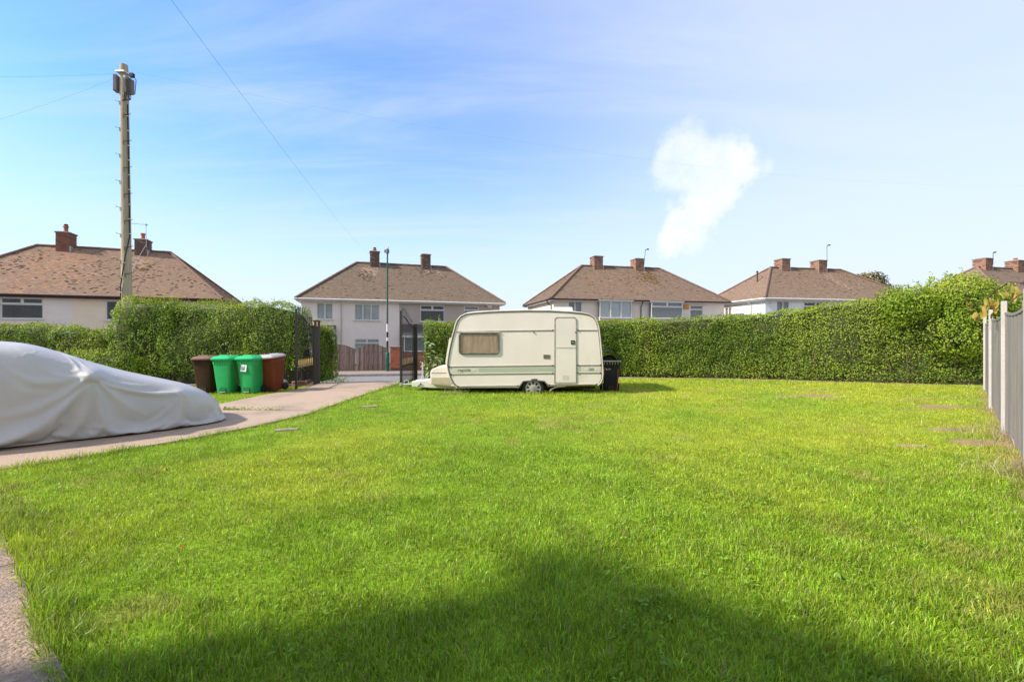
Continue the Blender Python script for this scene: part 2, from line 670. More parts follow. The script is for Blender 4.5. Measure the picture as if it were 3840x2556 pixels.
# hedge lines used for soil strips as well
HEDGE_R = [(-3.05, 15.25), (-1.0, 15.5), (1.2, 16.4), (4.2, 17.4), (8.2, 16.9), (12.3, 15.35), (15.2, 14.5)]
HEDGE_L = [(-18.5, 14.9), (-12.3, 14.8), (-6.5, 14.75)]
FENCE = [(13.35, 12.85), (10.13, 9.63), (7.62, 7.05), (5.87, 5.18), (4.1, 3.36), (2.3, 1.55)]
SOIL = [(9.13, 9.74, 0.75, 0.30), (7.24, 7.36, 0.5, 0.16), (5.55, 6.28, 0.32, 0.13), (6.75, 6.45, 0.42, 0.2), (8.2, 9.3, 0.4, 0.12), (7.9, 11.6, 1.0, 0.18),
        (4.5, 3.9, 0.3, 0.1), (5.2, 4.4, 0.5, 0.12), (3.55, 2.75, 0.25, 0.09)]


def soil_mask(x, y):
    P = np.stack([x, y], 1)
    w = (fnoise(P, 2.2, 5, 3) - 0.5)
    m = np.zeros(len(x))
    for sx, sy, rx, ry in SOIL:
        d = np.sqrt(((x - sx) / rx) ** 2 + ((y - sy) / ry) ** 2) + w * 1.3
        m = np.maximum(m, np.clip((1.15 - d) / 0.45, 0, 1))
    dh = poly_dist(x, y, HEDGE_R) + w * 0.55
    m = np.maximum(m, np.clip((0.98 - dh) / 0.3, 0, 1) * (x > 3.0))
    dl = poly_dist(x, y, HEDGE_L) + w * 0.6
    m = np.maximum(m, np.clip((1.35 - dl) / 0.4, 0, 1))
    df = poly_dist(x, y, FENCE) + w * 0.4
    m = np.maximum(m, np.clip((0.22 - df) / 0.2, 0, 1))
    return m


def lawn_mask(x, y):
    """1 where turf grows."""
    ok = ~in_poly(x, y, DRIVE) & ~in_poly(x, y, PATH)
    ok &= road_s(x, y) < -2.05
    return ok


# colours of the turf at a point: fresh / yellow / straw
def turf_tone(x, y):
    P = np.stack([x, y], 1)
    a = fnoise(P, 0.45, 11, 3)
    b = fnoise(P, 1.6, 23, 3)
    c = fnoise(P, 5.0, 37, 2)
    yel = np.clip((a - 0.37) * 2.6 + np.clip((x - 1) / 14, -0.15, 0.3), 0, 1)
    straw = np.clip((b - 0.66) * 3.2 + np.clip((x - 2) / 22, -0.05, 0.25) - 0.05, 0, 1) * np.clip(0.4 + c, 0, 1)
    fresh = np.array([0.280, 0.415, 0.028])
    yl = np.array([0.425, 0.485, 0.040])
    st = np.array([0.48, 0.40, 0.12])
    t = fresh[None] * (1 - yel)[:, None] + yl[None] * yel[:, None]
    return t * (1 - straw)[:, None] + st[None] * straw[:, None]


lx = np.arange(-16, 20.01, 0.12)
ly = np.arange(-1.0, 18.5, 0.12)
GX, GY = np.meshgrid(lx, ly)
x, y = GX.ravel(), GY.ravel()
z = ground_z(x, y) - 0.004 + 0.012 * (fnoise(np.stack([x, y], 1), 1.3, 3, 2) - 0.5)
sm = soil_mask(x, y)
t = turf_tone(x, y) * 0.72 * (0.75 + 0.5 * fnoise(np.stack([x, y], 1), 7, 51, 2))[:, None]
soil = np.array([0.35, 0.235, 0.135])[None] * (0.7 + 0.6 * fnoise(np.stack([x, y], 1), 6, 61, 3))[:, None]
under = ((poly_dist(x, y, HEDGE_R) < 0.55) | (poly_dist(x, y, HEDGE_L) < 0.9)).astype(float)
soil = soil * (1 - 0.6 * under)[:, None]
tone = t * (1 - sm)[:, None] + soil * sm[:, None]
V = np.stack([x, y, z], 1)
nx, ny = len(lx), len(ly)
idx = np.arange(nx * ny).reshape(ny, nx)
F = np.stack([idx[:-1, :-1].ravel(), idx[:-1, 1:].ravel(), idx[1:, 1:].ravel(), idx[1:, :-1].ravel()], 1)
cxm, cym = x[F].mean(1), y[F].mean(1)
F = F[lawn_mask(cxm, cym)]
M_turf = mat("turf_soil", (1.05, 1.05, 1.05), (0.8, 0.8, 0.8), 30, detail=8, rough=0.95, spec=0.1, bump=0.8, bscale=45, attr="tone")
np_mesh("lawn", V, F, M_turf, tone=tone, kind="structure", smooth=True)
# ------------------------------------------------------------------ houses across the street


def tile_slope(MBt, A, B, C, D, tw, tg, base, dark=None, seed=0, jit=0.006):
    """Lay plain tiles on the slope A(lower left) B(lower right) C(upper right) D(upper left); returns nothing, adds to MBt."""
    rr = random.Random(seed)
    A, B, C, D = map(Vector, (A, B, C, D))
    ex = (B - A).normalized()
    W = (B - A).length
    up = (D - A) - ex * (D - A).dot(ex)
    L = up.length
    up.normalize()
    nrm = ex.cross(up).normalized()
    if nrm.z < 0:
        nrm = -nrm
    kl = (D - A).dot(ex) / L
    kr = (B - C).dot(ex) / L
    n = int(L / tg)
    for k in range(n + 1):
        s0, s1 = k * tg, min(L, (k + 1) * tg + 0.01)
        if s1 - s0 < 0.02:
            continue
        xl0, xr0 = kl * s0, W - kr * s0
        xl1, xr1 = kl * s1, W - kr * s1
        x = -tw * (0.5 if k % 2 else 0.0)
        while x < xr0:
            a0, a1 = max(x + 0.004, xl0), min(x + tw - 0.004, xr0)
            b0, b1 = max(x + 0.004, xl1), min(x + tw - 0.004, xr1)
            if a1 - a0 > 0.02:
                if b1 < b0:
                    b0 = b1 = min(max(b0, xl1), xr1)
                lift = 0.024 + rr.uniform(0, jit) + (0.02 if rr.random() < 0.006 else 0)
                tl = rr.uniform(-0.004, 0.004)
                cx_, sy_ = (a0 + a1) / 2, (s0 + s1) / 2
                v = rr.gauss(1.0, 0.06)
                colr = [base[0] * v, base[1] * v * rr.uniform(0.96, 1.04), base[2] * v * rr.uniform(0.93, 1.07)]
                if dark:
                    colr = dark(cx_, sy_, colr, rr)
                p = lambda xx, ss, h: A + ex * xx + up * ss + nrm * h
                MBt.add([p(a0, s0, lift + tl), p(a1, s0, lift - tl), p(b1, s1, 0.006), p(b0, s1, 0.006), p(a0, s0 + 0.006, 0.0), p(a1, s0 + 0.006, 0.0)],
                        [(0, 1, 2, 3), (4, 5, 1, 0)], tuple(colr))
            x += tw


def wall_panel(name, m, parent, O, ex, ey, W, Ht, openings=(), depth=0.12):
    """Wall from O along ex (outside seen with inward direction ey), with recessed openings (x0,x1,z0,z1)."""
    mb = MB()
    O, ex, ey = Vector(O), Vector(ex), Vector(ey)
    P = lambda a, b, d=0: O + ex * a + Vector((0, 0, b)) + ey * d
    xs_ = sorted({0, W, *[o[0] for o in openings], *[o[1] for o in openings]})
    zs_ = sorted({0, Ht, *[o[2] for o in openings], *[o[3] for o in openings]})
    for a0, a1 in zip(xs_[:-1], xs_[1:]):
        for b0, b1 in zip(zs_[:-1], zs_[1:]):
            cx_, cz_ = (a0 + a1) / 2, (b0 + b1) / 2
            if any(o[0] < cx_ < o[1] and o[2] < cz_ < o[3] for o in openings):
                continue
            mb.add([P(a0, b0), P(a1, b0), P(a1, b1), P(a0, b1)], [(0, 1, 2, 3)])
    for x0, x1, z0, z1 in openings:
        q = [(x0, z0), (x1, z0), (x1, z1), (x0, z1)]
        for i in range(4):
            a, b = q[i], q[(i + 1) % 4]
            mb.add([P(*a), P(*b), P(*b, depth), P(*a, depth)], [(0, 1, 2, 3)])
    return mb.build(name, m, parent)


M_blind = mat("roller_blind", (0.60, 0.58, 0.53), (0.52, 0.50, 0.46), 2, rough=0.9)
M_net = mat("net_curtain", (0.40, 0.38, 0.36), (0.20, 0.19, 0.18), 9, detail=8, rough=0.95, stretch=(3, 3, 1))
M_room = mat("room_wall", (0.20, 0.17, 0.15), (0.14, 0.12, 0.11), 2, rough=0.95)


def window(parent, x, z, w, h, y, style, back=M_blind, sill=True, fw=0.07):
    """Casement window with its outer face at local y (outside is -y)."""
    mb = MB()
    y0, y1 = y, y + 0.07
    panes = []

    def ring(a0, a1, b0, b1, f, dy=0.0):
        mb.bx(a0, a1, y0 + dy, y1, b0, b0 + f)
        mb.bx(a0, a1, y0 + dy, y1, b1 - f, b1)
        mb.bx(a0, a0 + f, y0 + dy, y1, b0 + f, b1 - f)
        mb.bx(a1 - f, a1, y0 + dy, y1, b0 + f, b1 - f)
        panes.append((a0 + f, a1 - f, b0 + f, b1 - f, y0 + dy + 0.03))
    if style[0] == "v":                      # side by side lights
        n = int(style[1:])
        for i in range(n):
            ring(x + w * i / n, x + w * (i + 1) / n, z, z + h, fw * 0.8, -0.012 * (i % 2))
    elif style == "top2":                    # two top hung openers above one large light
        ht = h * 0.30
        ring(x, x + w, z, z + h - ht, fw * 0.8)
        for i in range(2):
            ring(x + w * i / 2, x + w * (i + 1) / 2, z + h - ht, z + h, fw, -0.02)
    elif style == "top1":
        ht = h * 0.30
        ring(x, x + w, z, z + h - ht, fw * 0.8)
        ring(x, x + w, z + h - ht, z + h, fw, -0.02)
    elif style == "mix":                     # tall light beside a light with a top opener
        w1 = w * 0.36
        ht = h * 0.3
        ring(x, x + w1, z, z + h, fw, -0.02)
        ring(x + w1, x + w, z, z + h - ht, fw * 0.8)
        ring(x + w1, x + w, z + h - ht, z + h, fw, -0.02)
    fr = mb.build("window", M_white, parent)
    for a0, a1, b0, b1, yy in panes:
        MB().add([(a0, yy, b0), (a1, yy, b0), (a1, yy, b1), (a0, yy, b1)], [(0, 1, 2, 3)]).build("pane", GLASS, fr)
    if sill:
        MB().bx(x - 0.08, x + w + 0.08, y - 0.13, y + 0.02, z - 0.06, z - 0.002).build("sill", M_white, fr)
    if back is M_room:
        d = 1.2
        r = MB()
        yb = y1 + 0.002
        r.add([(x, yb, z), (x + w, yb, z), (x + w, yb + d, z), (x, yb + d, z), (x, yb, z + h), (x + w, yb, z + h), (x + w, yb + d, z + h), (x, yb + d, z + h)],
              [(0, 1, 2, 3), (4, 5, 6, 7), (3, 2, 6, 7), (0, 3, 7, 4), (1, 2, 6, 5)])
        r.build("room", M_room, fr)
    else:
        r = MB()
        k = 24
        vs, fs = [], []
        for i in range(k + 1):
            a = x + 0.01 + (w - 0.02) * i / k
            dy = 0.012 * math.sin(i * 2.1) if back is M_net else 0
            vs += [(a, y1 + 0.03 + dy, z + 0.01), (a, y1 + 0.03 + dy, z + h - 0.01)]
        fs = [(2 * i, 2 * i + 2, 2 * i + 3, 2 * i + 1) for i in range(k)]
        r.add(vs, fs)
        r.build("curtain" if back is M_net else "blind", back, fr)
    return fr


BRICK = {}


def bricks(parent, x0, y0, z0, w, d, courses, m, m2=None, single=True, bl=0.23, skip_back=True, dark=0, name="brick"):
    """Stretcher courses round a rectangular stack; each brick a child, or joined for the far ones."""
    key = (m.name, bl)
    if key not in BRICK:
        bm_ = []
        for v in range(3):
            b_ = MB().box((0, 0, 0), (bl - 0.012, 0.1, 0.064))
            bm_.append(b_.mesh("brick", (m, m2 or m, m)[v], bevel=0.004, segs=1))
        BRICK[key] = bm_
    MBj = {0: MB(), 1: MB()}

    def put(x, y, z, rz):
        x += random.uniform(-0.003, 0.003)
        y += random.uniform(-0.003, 0.003)
        v = random.choice((0, 0, 1, 2, 2))
        if single:
            o = link_mesh(name, BRICK[key][v], parent)
            o.location = (x, y, z)
            o.rotation_euler = (0, 0, rz)
        else:
            MBj[v % 2].box((x, y, z), (bl - 0.012, 0.1, 0.064) if abs(rz) < 0.1 else (0.1, bl - 0.012, 0.064))
    nw, nd = max(1, round(w / bl)), max(1, round(d / bl))
    blw = w / nw
    for k in range(courses):
        z = z0 + 0.0375 + k * 0.075
        if k % 2 == 0:
            for i in range(nw):
                put(x0 + blw * (i + 0.5), y0 + 0.05, z, 0)
            for i in range(nd - 1):
                for xx in (x0 + 0.05, x0 + w - 0.05):
                    put(xx, y0 + bl * (i + 1) - 0.005, z, PI / 2)
        else:
            for i in range(nw - 1):
                put(x0 + blw * (i + 1), y0 + 0.05, z, 0)
            for i in range(nd):
                for xx in (x0 + 0.05, x0 + w - 0.05):
                    put(xx, y0 + bl * (i + 0.5), z, PI / 2)
    if not single:
        for v, q in MBj.items():
            if q.v:
                q.build("brickwork", m if v == 0 else (m2 or m), parent, kind="stuff")
    return None


M_brick = mat("red_brick", (0.33, 0.12, 0.07), (0.22, 0.09, 0.055), 12, rough=0.9, bump=0.4)
M_brickd = mat("sooty_brick", (0.19, 0.10, 0.07), (0.12, 0.075, 0.055), 12, rough=0.9, bump=0.4)
M_brickb = mat("brown_brick", (0.36, 0.20, 0.13), (0.24, 0.13, 0.085), 12, rough=0.9, bump=0.4)
M_ridge = mat("ridge_tile", (0.26, 0.155, 0.105), (0.15, 0.10, 0.075), 5, rough=0.9, bump=0.3)
M_tile = mat("roof_tile", (1.0, 1.0, 1.0), (0.76, 0.76, 0.76), 5, detail=8, rough=0.9, spec=0.2, attr="tone", bump=0.3, bscale=30)
M_lead = mat("lead_flashing", (0.42, 0.41, 0.41), (0.30, 0.30, 0.30), 8, rough=0.6)
M_flaunch = mat("chimney_mortar_cap", (0.30, 0.24, 0.19), (0.20, 0.16, 0.13), 8, rough=0.95)
M_gutter = mat("brown_gutter", (0.035, 0.018, 0.014), (0.05, 0.03, 0.024), 6, rough=0.4)

ridge_me = None


def house(cx, cy, yaw, label, eave, wallL, wallR, split, fascia, gutter, tilec, win, chim, seed, single_bricks, dark=None, extra=None, endwin=(), group="semi detached houses across the street"):
    global ridge_me
    tilec = (tilec[0] * 0.92, tilec[1] * 1.02, tilec[2] * 0.97)
    o = empty("house", (cx, cy, -0.5), R(yaw))
    tag(o, label, "house", group)
    RZ, HR, HL, HD = 7.9, 3.6, 7.6, 4.0
    WX, WY = 7.25, 3.65
    top = eave - 0.10
    # walls: left and right halves of the pair
    ops = [(q["x"], q["x"] + q["w"], q["z"], q["z"] + q["h"]) for q in win if q.get("open", True)]
    for nm, m, a, b in (("wall", wallL, -WX, split), ("wall", wallR, split, WX)):
        oo = [(p[0] - a, p[1] - a, p[2], p[3]) for p in ops if a <= p[0] and p[1] <= b]
        wall_panel(nm, m, o, (a, -WY, 0), (1, 0, 0), (0, 1, 0), b - a, top, oo)
    eo = [(q["x"], q["x"] + q["w"], q["z"], q["z"] + q["h"]) for q in endwin]
    wall_panel("wall", wallL, o, (-WX, WY, 0), (0, -1, 0), (1, 0, 0), 2 * WY, top, eo)
    wall_panel("wall", wallR, o, (WX, -WY, 0), (0, 1, 0), (-1, 0, 0), 2 * WY, top)
    wall_panel("wall", wallR, o, (WX, WY, 0), (-1, 0, 0), (0, -1, 0), 2 * WX, top)
    for q in win:
        window(o, q["x"], q["z"], q["w"], q["h"], -WY + q.get("dy", 0.035), q["s"], q.get("b", M_blind))
    for q in endwin:
        e = empty("end_wall_window", (-WX, WY, 0), -PI / 2)
        e.parent = o
        # local x runs towards the street, outside is -y
        fr = window(e, q["x"], q["z"], q["w"], q["h"], 0.035, q["s"], q.get("b", M_blind))
        for ch in [fr]:
            ch.parent = o
            ch.location = (-WX, WY, 0)
            ch.rotation_euler = (0, 0, -PI / 2)
        bpy.data.objects.remove(e)
    # roof: solid hipped body, tiles laid on it
    A, B, C_, D_ = (-HL, -HD, eave), (HL, -HD, eave), (HL, HD, eave), (-HL, HD, eave)
    L_, R_ = (-HR, 0, RZ), (HR, 0, RZ)
    roof = MB().add([A, B, C_, D_, L_, R_], [(0, 1, 5, 4), (1, 2, 5), (2, 3, 4, 5), (3, 0, 4), (3, 2, 1, 0)]).build("roof", M_ridge, o)
    tb = MB()
    dfun = dark
    tile_slope(tb, A, B, R_, L_, 0.165, 0.105, tilec, dfun, seed)
    tile_slope(tb, D_, A, L_, L_, 0.165, 0.105, tilec, None, seed + 1)
    tile_slope(tb, B, C_, R_, R_, 0.165, 0.105, tilec, None, seed + 2)
    tb.build("tiles", M_tile, roof, kind="stuff")
    if ridge_me is None:
        r = MB()
        n = 6
        prof = [(-0.115 * math.cos(PI * i / n), 0.09 * math.sin(PI * i / n) - 0.02) for i in range(n + 1)] + [(0.095, -0.035), (-0.095, -0.035)]
        r.prism([(p[0], p[1]) for p in prof], -0.225, 0.225)
        ridge_me = r.mesh("ridge_tile", M_ridge, smooth=40)
    for P0, P1 in ((L_, R_), (A, L_), (B, R_), (D_, L_), (C_, R_)):
        P0, P1 = Vector(P0), Vector(P1)
        d = P1 - P0
        n = max(1, round(d.length / 0.45))
        for i in range(n):
            p = P0 + d * ((i + 0.5) / n) + Vector((0, 0, 0.055))
            if D_ == tuple(P0) or C_ == tuple(P0):
                if i % 1:
                    continue
            t = link_mesh("ridge_tile", ridge_me, roof)
            q = d.to_track_quat("Y", "Z")
            t.rotation_mode = "QUATERNION"
            t.rotation_quaternion = q
            t.location = p + Vector((0, 0, random.uniform(-0.006, 0.006)))
            t.scale = (1, d.length / n / 0.45 * 0.985, 1)
    # fascia, gutter, downpipe
    fb = MB()
    fb.bx(-HL + 0.02, HL - 0.02, -HD + 0.03, -HD + 0.055, eave - 0.17, eave - 0.005)
    fb.bx(-HL + 0.02, -HL + 0.045, -HD + 0.06, HD - 0.03, eave - 0.17, eave - 0.005)
    fb.bx(HL - 0.045, HL - 0.02, -HD + 0.06, HD - 0.03, eave - 0.17, eave - 0.005)
    fb.bx(-HL + 0.05, HL - 0.05, -HD + 0.06, -WY, eave - 0.172, eave - 0.155)
    fb.bx(-HL + 0.05, -WX, -WY, HD - 0.06, eave - 0.172, eave - 0.155)
    fb.bx(WX, HL - 0.05, -WY, HD - 0.06, eave - 0.172, eave - 0.155)
    fb.build("fascia", fascia, o)
    g = MB()
    for pts in (((-HL - 0.02, -HD - 0.035, eave - 0.035), (HL + 0.02, -HD - 0.035, eave - 0.055)),
                ((-HL - 0.035, -HD, eave - 0.035), (-HL - 0.035, HD, eave - 0.05)), ((HL + 0.035, -HD, eave - 0.055), (HL + 0.035, HD, eave - 0.04))):
        g.tube(pts, 0.06, 8)
    g.build("gutter", gutter, o, smooth=50)
    # chimneys
    for ch in chim:
        cx0, w, ztop = ch["x"], ch.get("w", 0.72), ch["top"]
        d = 0.92
        y0 = -0.46
        zb = 7.9 - 0.46 * (RZ - eave) / HD - 0.25
        c = MB().bx(cx0 + 0.018, cx0 + w - 0.018, y0 + 0.018, y0 + d - 0.018, zb - 0.2, ztop - 0.08).build("chimney", M_mortar, o)
        nc = int((ztop - 0.12 - zb) / 0.075)
        bricks(c, cx0, y0, zb, w, d, nc, ch.get("m", M_brickb), ch.get("m2", M_brickd), single=single_bricks, bl=0.24)
        zt = zb + nc * 0.075
        MB().bx(cx0 - 0.045, cx0 + w + 0.045, y0 - 0.045, y0 + d + 0.045, zt + 0.002, zt + 0.075).build("chimney_cap", ch.get("cap", M_flaunch), c, bevel=0.01)
        fl = MB().box((cx0 + w / 2, y0 + d / 2, zt + 0.075 + 0.035), (w - 0.06, d - 0.06, 0.07), top=0.6)
        fl.build("flaunching", M_flaunch, c)
        MB().bx(cx0 - 0.05, cx0 + w + 0.05, y0 - 0.05, y0 + 0.01, zb - 0.02, zb + 0.16).bx(cx0 + w - 0.005, cx0 + w + 0.05, y0, 0, zb + 0.15, 7.92).build("flashing", M_lead, c)
        if ch.get("pot"):
            ph = ch["pot"]
            k = MB().lathe([(0.14, 0), (0.12, 0.03), (0.115, ph - 0.12), (0.15, ph - 0.1), (0.15, ph - 0.03), (0.11, ph), (0.09, ph)], 14, (cx0 + w * 0.5, y0 + d * 0.45, zt + 0.12))
            k.build("chimney_pot", M_terra, c, smooth=40)
            if ch.get("cowl"):
                MB().lathe([(0.1, 0), (0.12, 0.06), (0.1, 0.1), (0.0, 0.12)], 12, (cx0 + w * 0.5, y0 + d * 0.45, zt + 0.12 + ph + 0.01)).build("cowl", M_darkplastic, c, smooth=40)
        if ch.get("mast"):
            mh, lean, kind = ch["mast"]
            px_, py_ = cx0 + w - 0.03, y0 - 0.03
            a = MB().tube([(px_, py_, zt - 0.5), (px_ + lean, py_, zt + mh)], 0.02, 6)
            zt2 = zt + mh
            if kind == "yagi":
                a.tube([(px_ + lean - 0.95, py_ - 0.1, zt2 + 0.02), (px_ + lean + 0.12, py_, zt2 - 0.02)], 0.012, 5)
                for i in range(7):
                    f = i / 6
                    a.tube([(px_ + lean - 0.95 + f, py_ - 0.1 - 0.17, zt2 + 0.02), (px_ + lean - 0.95 + f, py_ + 0.17, zt2 + 0.02)], 0.01, 4)
                a.box((px_ + lean + 0.02, py_, zt2), (0.1, 0.1, 0.09))
            else:
                a.tube([(px_ + lean, py_, zt2), (px_ + lean + 0.06, py_, zt2 + 0.1), (px_ + lean + 0.2, py_, zt2 + 0.14)], 0.03, 6)
                a.box((px_ + lean + 0.24, py_, zt2 + 0.13), (0.14, 0.1, 0.1))
            a.build("aerial", M_galv if kind == "yagi" else M_darkplastic, c)
    if extra:
        extra(o, WY, eave, HD)
    return o


def moss(spots):
    """Patches where tiles have slipped, gone pale or grown moss (tile colours only)."""
    def f(x, s, c, rr):
        for (sx, ss, rx, rs, mode, amt) in spots:
            d = ((x - sx) / rx) ** 2 + ((s - ss) / rs) ** 2
            if d < 1 and rr.random() < amt * (1 - d * 0.7):
                if mode == "d":
                    v = rr.uniform(0.25, 0.5)
                    return [c[0] * v, c[1] * v, c[2] * v]
                if mode == "p":
                    return [0.46 + rr.uniform(-.05, .05), 0.31, 0.22]
                if mode == "m":
                    return [0.16 + rr.uniform(0, .05), 0.10 + rr.uniform(0, .03), 0.035]
                if mode == "r":
                    return [c[0] * 1.25, c[1] * 1.1, c[2]]
        if rr.random() < 0.018:
            return [q * 0.45 for q in c]
        return c
    return f


M_r_pale = mat("render_pale", (0.80, 0.69, 0.60), (0.74, 0.635, 0.55), 1.3, rough=0.95, bump=0.3, bscale=60)
M_r_cream = mat("render_cream", (0.83, 0.67, 0.50), (0.77, 0.62, 0.455), 1.3, rough=0.95, bump=0.3, bscale=60)
M_r_pink = mat("render_pinkish", (0.84, 0.71, 0.62), (0.79, 0.665, 0.58), 1.0, rough=0.95, bump=0.25, bscale=60)
M_r_grey = mat("render_grey", (0.47, 0.39, 0.34), (0.43, 0.36, 0.31), 1.0, rough=0.95, bump=0.25, bscale=60)
M_r_cream2 = mat("render_ivory", (0.83, 0.70, 0.58), (0.77, 0.65, 0.53), 1.2, rough=0.95, bump=0.25, bscale=60)
M_r_lilac = mat("render_dusty", (0.80, 0.695, 0.615), (0.74, 0.64, 0.565), 1.2, rough=0.95, bump=0.25, bscale=60)
M_r_white = mat("render_white", (0.78, 0.775, 0.77), (0.72, 0.715, 0.71), 1.2, rough=0.9, bump=0.2, bscale=60)
M_slate = mat("canopy_tile", (0.085, 0.075, 0.072), (0.13, 0.11, 0.10), 4, rough=0.85)
M_orange = mat("alarm_orange", (0.72, 0.33, 0.06), (0.62, 0.27, 0.05), 4, rough=0.5)
M_orange2 = mat("alarm_orange_dark", (0.45, 0.16, 0.03), (0.40, 0.14, 0.03), 4, rough=0.5)
M_door = mat("door_brown", (0.13, 0.06, 0.035), (0.09, 0.045, 0.03), 4, rough=0.6)


def dpipe(o, x, WY, eave, m):
    mb = MB().tube([(x, -4.03, eave - 0.06), (x, -4.0, eave - 0.16), (x, -WY - 0.07, eave - 0.5), (x, -WY - 0.07, 0.1)], 0.035, 8)
    mb.build("downpipe", m, o, smooth=50)


def ex1(o, WY, eave, HD):
    dpipe(o, -0.27, WY, eave, M_gutter) if False else None
    MB().tube([(2.36, -0.5, 8.3), (2.2, -1.4, 7.18), (2.25, -2.6, 6.1), (2.5, -3.7, 5.02)], 0.012, 5).build("aerial_cable", M_galv, o)


def canopy(o, x0, x1, z0, z1, WY, d):
    mb = MB()
    n = 5
    for k in range(n):
        f0, f1 = k / n, (k + 1) / n
        za, zb_ = z0 + (z1 - z0) * f0, z0 + (z1 - z0) * f1
        ya, yb = -WY - d * (1 - f0), -WY - d * (1 - f1)
        w0 = 0.0
        mb.add([(x0, ya - 0.02, za), (x1, ya - 0.02, za), (x1, yb - 0.005, zb_), (x0, yb - 0.005, zb_), (x0, ya, za - 0.03), (x1, ya, za - 0.03)], [(0, 1, 2, 3), (4, 5, 1, 0)])
        mb.add([(x1, ya - 0.02, za), (x1, yb - 0.005, zb_), (x1, -WY, zb_), (x1, -WY, za)], [(0, 1, 2, 3)])
        mb.add([(x0, ya - 0.02, za), (x0, yb - 0.005, zb_), (x0, -WY, zb_), (x0, -WY, za)], [(0, 1, 2, 3)])
    c = mb.build("canopy", M_slate, o)
    MB().bx(x0 - 0.02, x1 + 0.02, -WY - d - 0.03, -WY - 0.002, z0 - 0.2, z0 - 0.034).build("canopy_fascia", M_white, c)
    return c


def ex2(o, WY, eave, HD):
    dpipe(o, -4.64, WY, eave, mat("pink_pipe", (0.60, 0.53, 0.48), rough=0.6))
    canopy(o, -7.0, -5.0, 2.05, 2.82, WY, 0.62)
    d = MB().bx(-6.0, -5.35, -WY - 0.04, -WY - 0.004, 0.05, 1.8).build("door", M_door, o)
    MB().add([(-5.85, -WY - 0.045, 1.15), (-5.5, -WY - 0.045, 1.15), (-5.5, -WY - 0.045, 1.65), (-5.85, -WY - 0.045, 1.65)], [(0, 1, 2, 3)]).build("pane", GLASS, d)
    canopy(o, -0.4, 2.9, 2.15, 2.95, WY, 0.62)
    window(o, -0.3, 0.9, 3.1, 1.05, -WY - 0.55, "v4", M_net)
    MB().bx(-0.3, 2.8, -WY - 0.5, -WY - 0.003, 0.0, 0.88).build("bay_wall", M_r_grey, o)
    MB().lathe([(0.0, -0.02), (0.16, 0.0), (0.2, 0.05)], 16, (6.35, -WY - 0.22, 4.42), axis="y").tube([(6.35, -WY - 0.2, 4.42), (6.35, -WY, 4.3)], 0.02, 5).build("satellite_dish", mat("dish_grey", (0.62, 0.62, 0.60)), o)


def ex3(o, WY, eave, HD):
    dpipe(o, -0.19, WY, eave, M_gutter)
    for x0, x1, b, st in ((-3.75, -1.14, M_blind, "v3"), (0.5, 3.19, M_net, "top2")):
        window(o, x0, 3.42, x1 - x0, 1.26, -WY - 0.42, st, b)
        s = MB()
        for xx in (x0, x1):
            sgn = -1 if xx == x0 else 1
            s.bx(xx - 0.03, xx + 0.03, -WY - 0.35, -WY - 0.003, 3.42, 3.50)
            s.bx(xx - 0.03, xx + 0.03, -WY - 0.35, -WY - 0.003, 4.60, 4.68)
        c = s.build("bay_window_side", M_white, o)
        for xx in (x0, x1):
            MB().add([(xx, -WY - 0.35, 3.5), (xx, -WY - 0.003, 3.5), (xx, -WY - 0.003, 4.6), (xx, -WY - 0.35, 4.6)], [(0, 1, 2, 3)]).build("pane", GLASS, c)
        MB().bx(x0 - 0.1, x1 + 0.1, -WY - 0.5, -WY - 0.003, 4.69, 4.76).build("bay_roof", M_white, o)
        MB().bx(x0, x1, -WY - 0.42, -WY - 0.003, 3.2, 3.41).build("bay_wall", M_r_cream2, o)
    a = MB().bx(3.54, 3.98, -WY - 0.1, -WY - 0.003, 4.2, 4.52).build("alarm_box", M_orange, o, bevel=0.02)
    MB().bx(3.56, 3.94, -WY - 0.106, -WY - 0.1, 4.21, 4.26).bx(3.70, 3.74, -WY - 0.106, -WY - 0.1, 4.31, 4.45).bx(3.76, 3.82, -WY - 0.106, -WY - 0.1, 4.31, 4.35).build("alarm_mark", M_orange2, a)
    dp = MB().tube([(-7.66, -3.2, eave - 0.1), (-7.55, -3.2, eave - 0.3), (-7.3, -3.2, eave - 0.45), (-7.3, -3.2, 0.1)], 0.04, 7)
    dp.build("downpipe", M_gutter, o, smooth=50)


def ex4(o, WY, eave, HD):
    MB().lathe([(0.16, 0), (0.16, 0.05), (0.1, 0.09), (0, 0.1)], 14, (-6.82, -WY - 0.01, 4.62), axis="y").build("alarm_box", M_white, o)
    MB().tube([(-5.4, -0.6, 6.3), (-5.4, -0.6, 7.35)], 0.05, 8).lathe([(0.08, 0), (0.08, 0.12), (0, 0.14)], 10, (-5.4, -0.6, 7.36)).build("vent_pipe", M_darkplastic, o)
    MB().tube([(-7.64, -2.2, eave - 0.1), (-7.5, -2.2, eave - 0.25), (-7.31, -2.2, eave - 0.4), (-7.31, -2.2, 0.1)], 0.045, 8).build("downpipe", M_white, o, smooth=50)


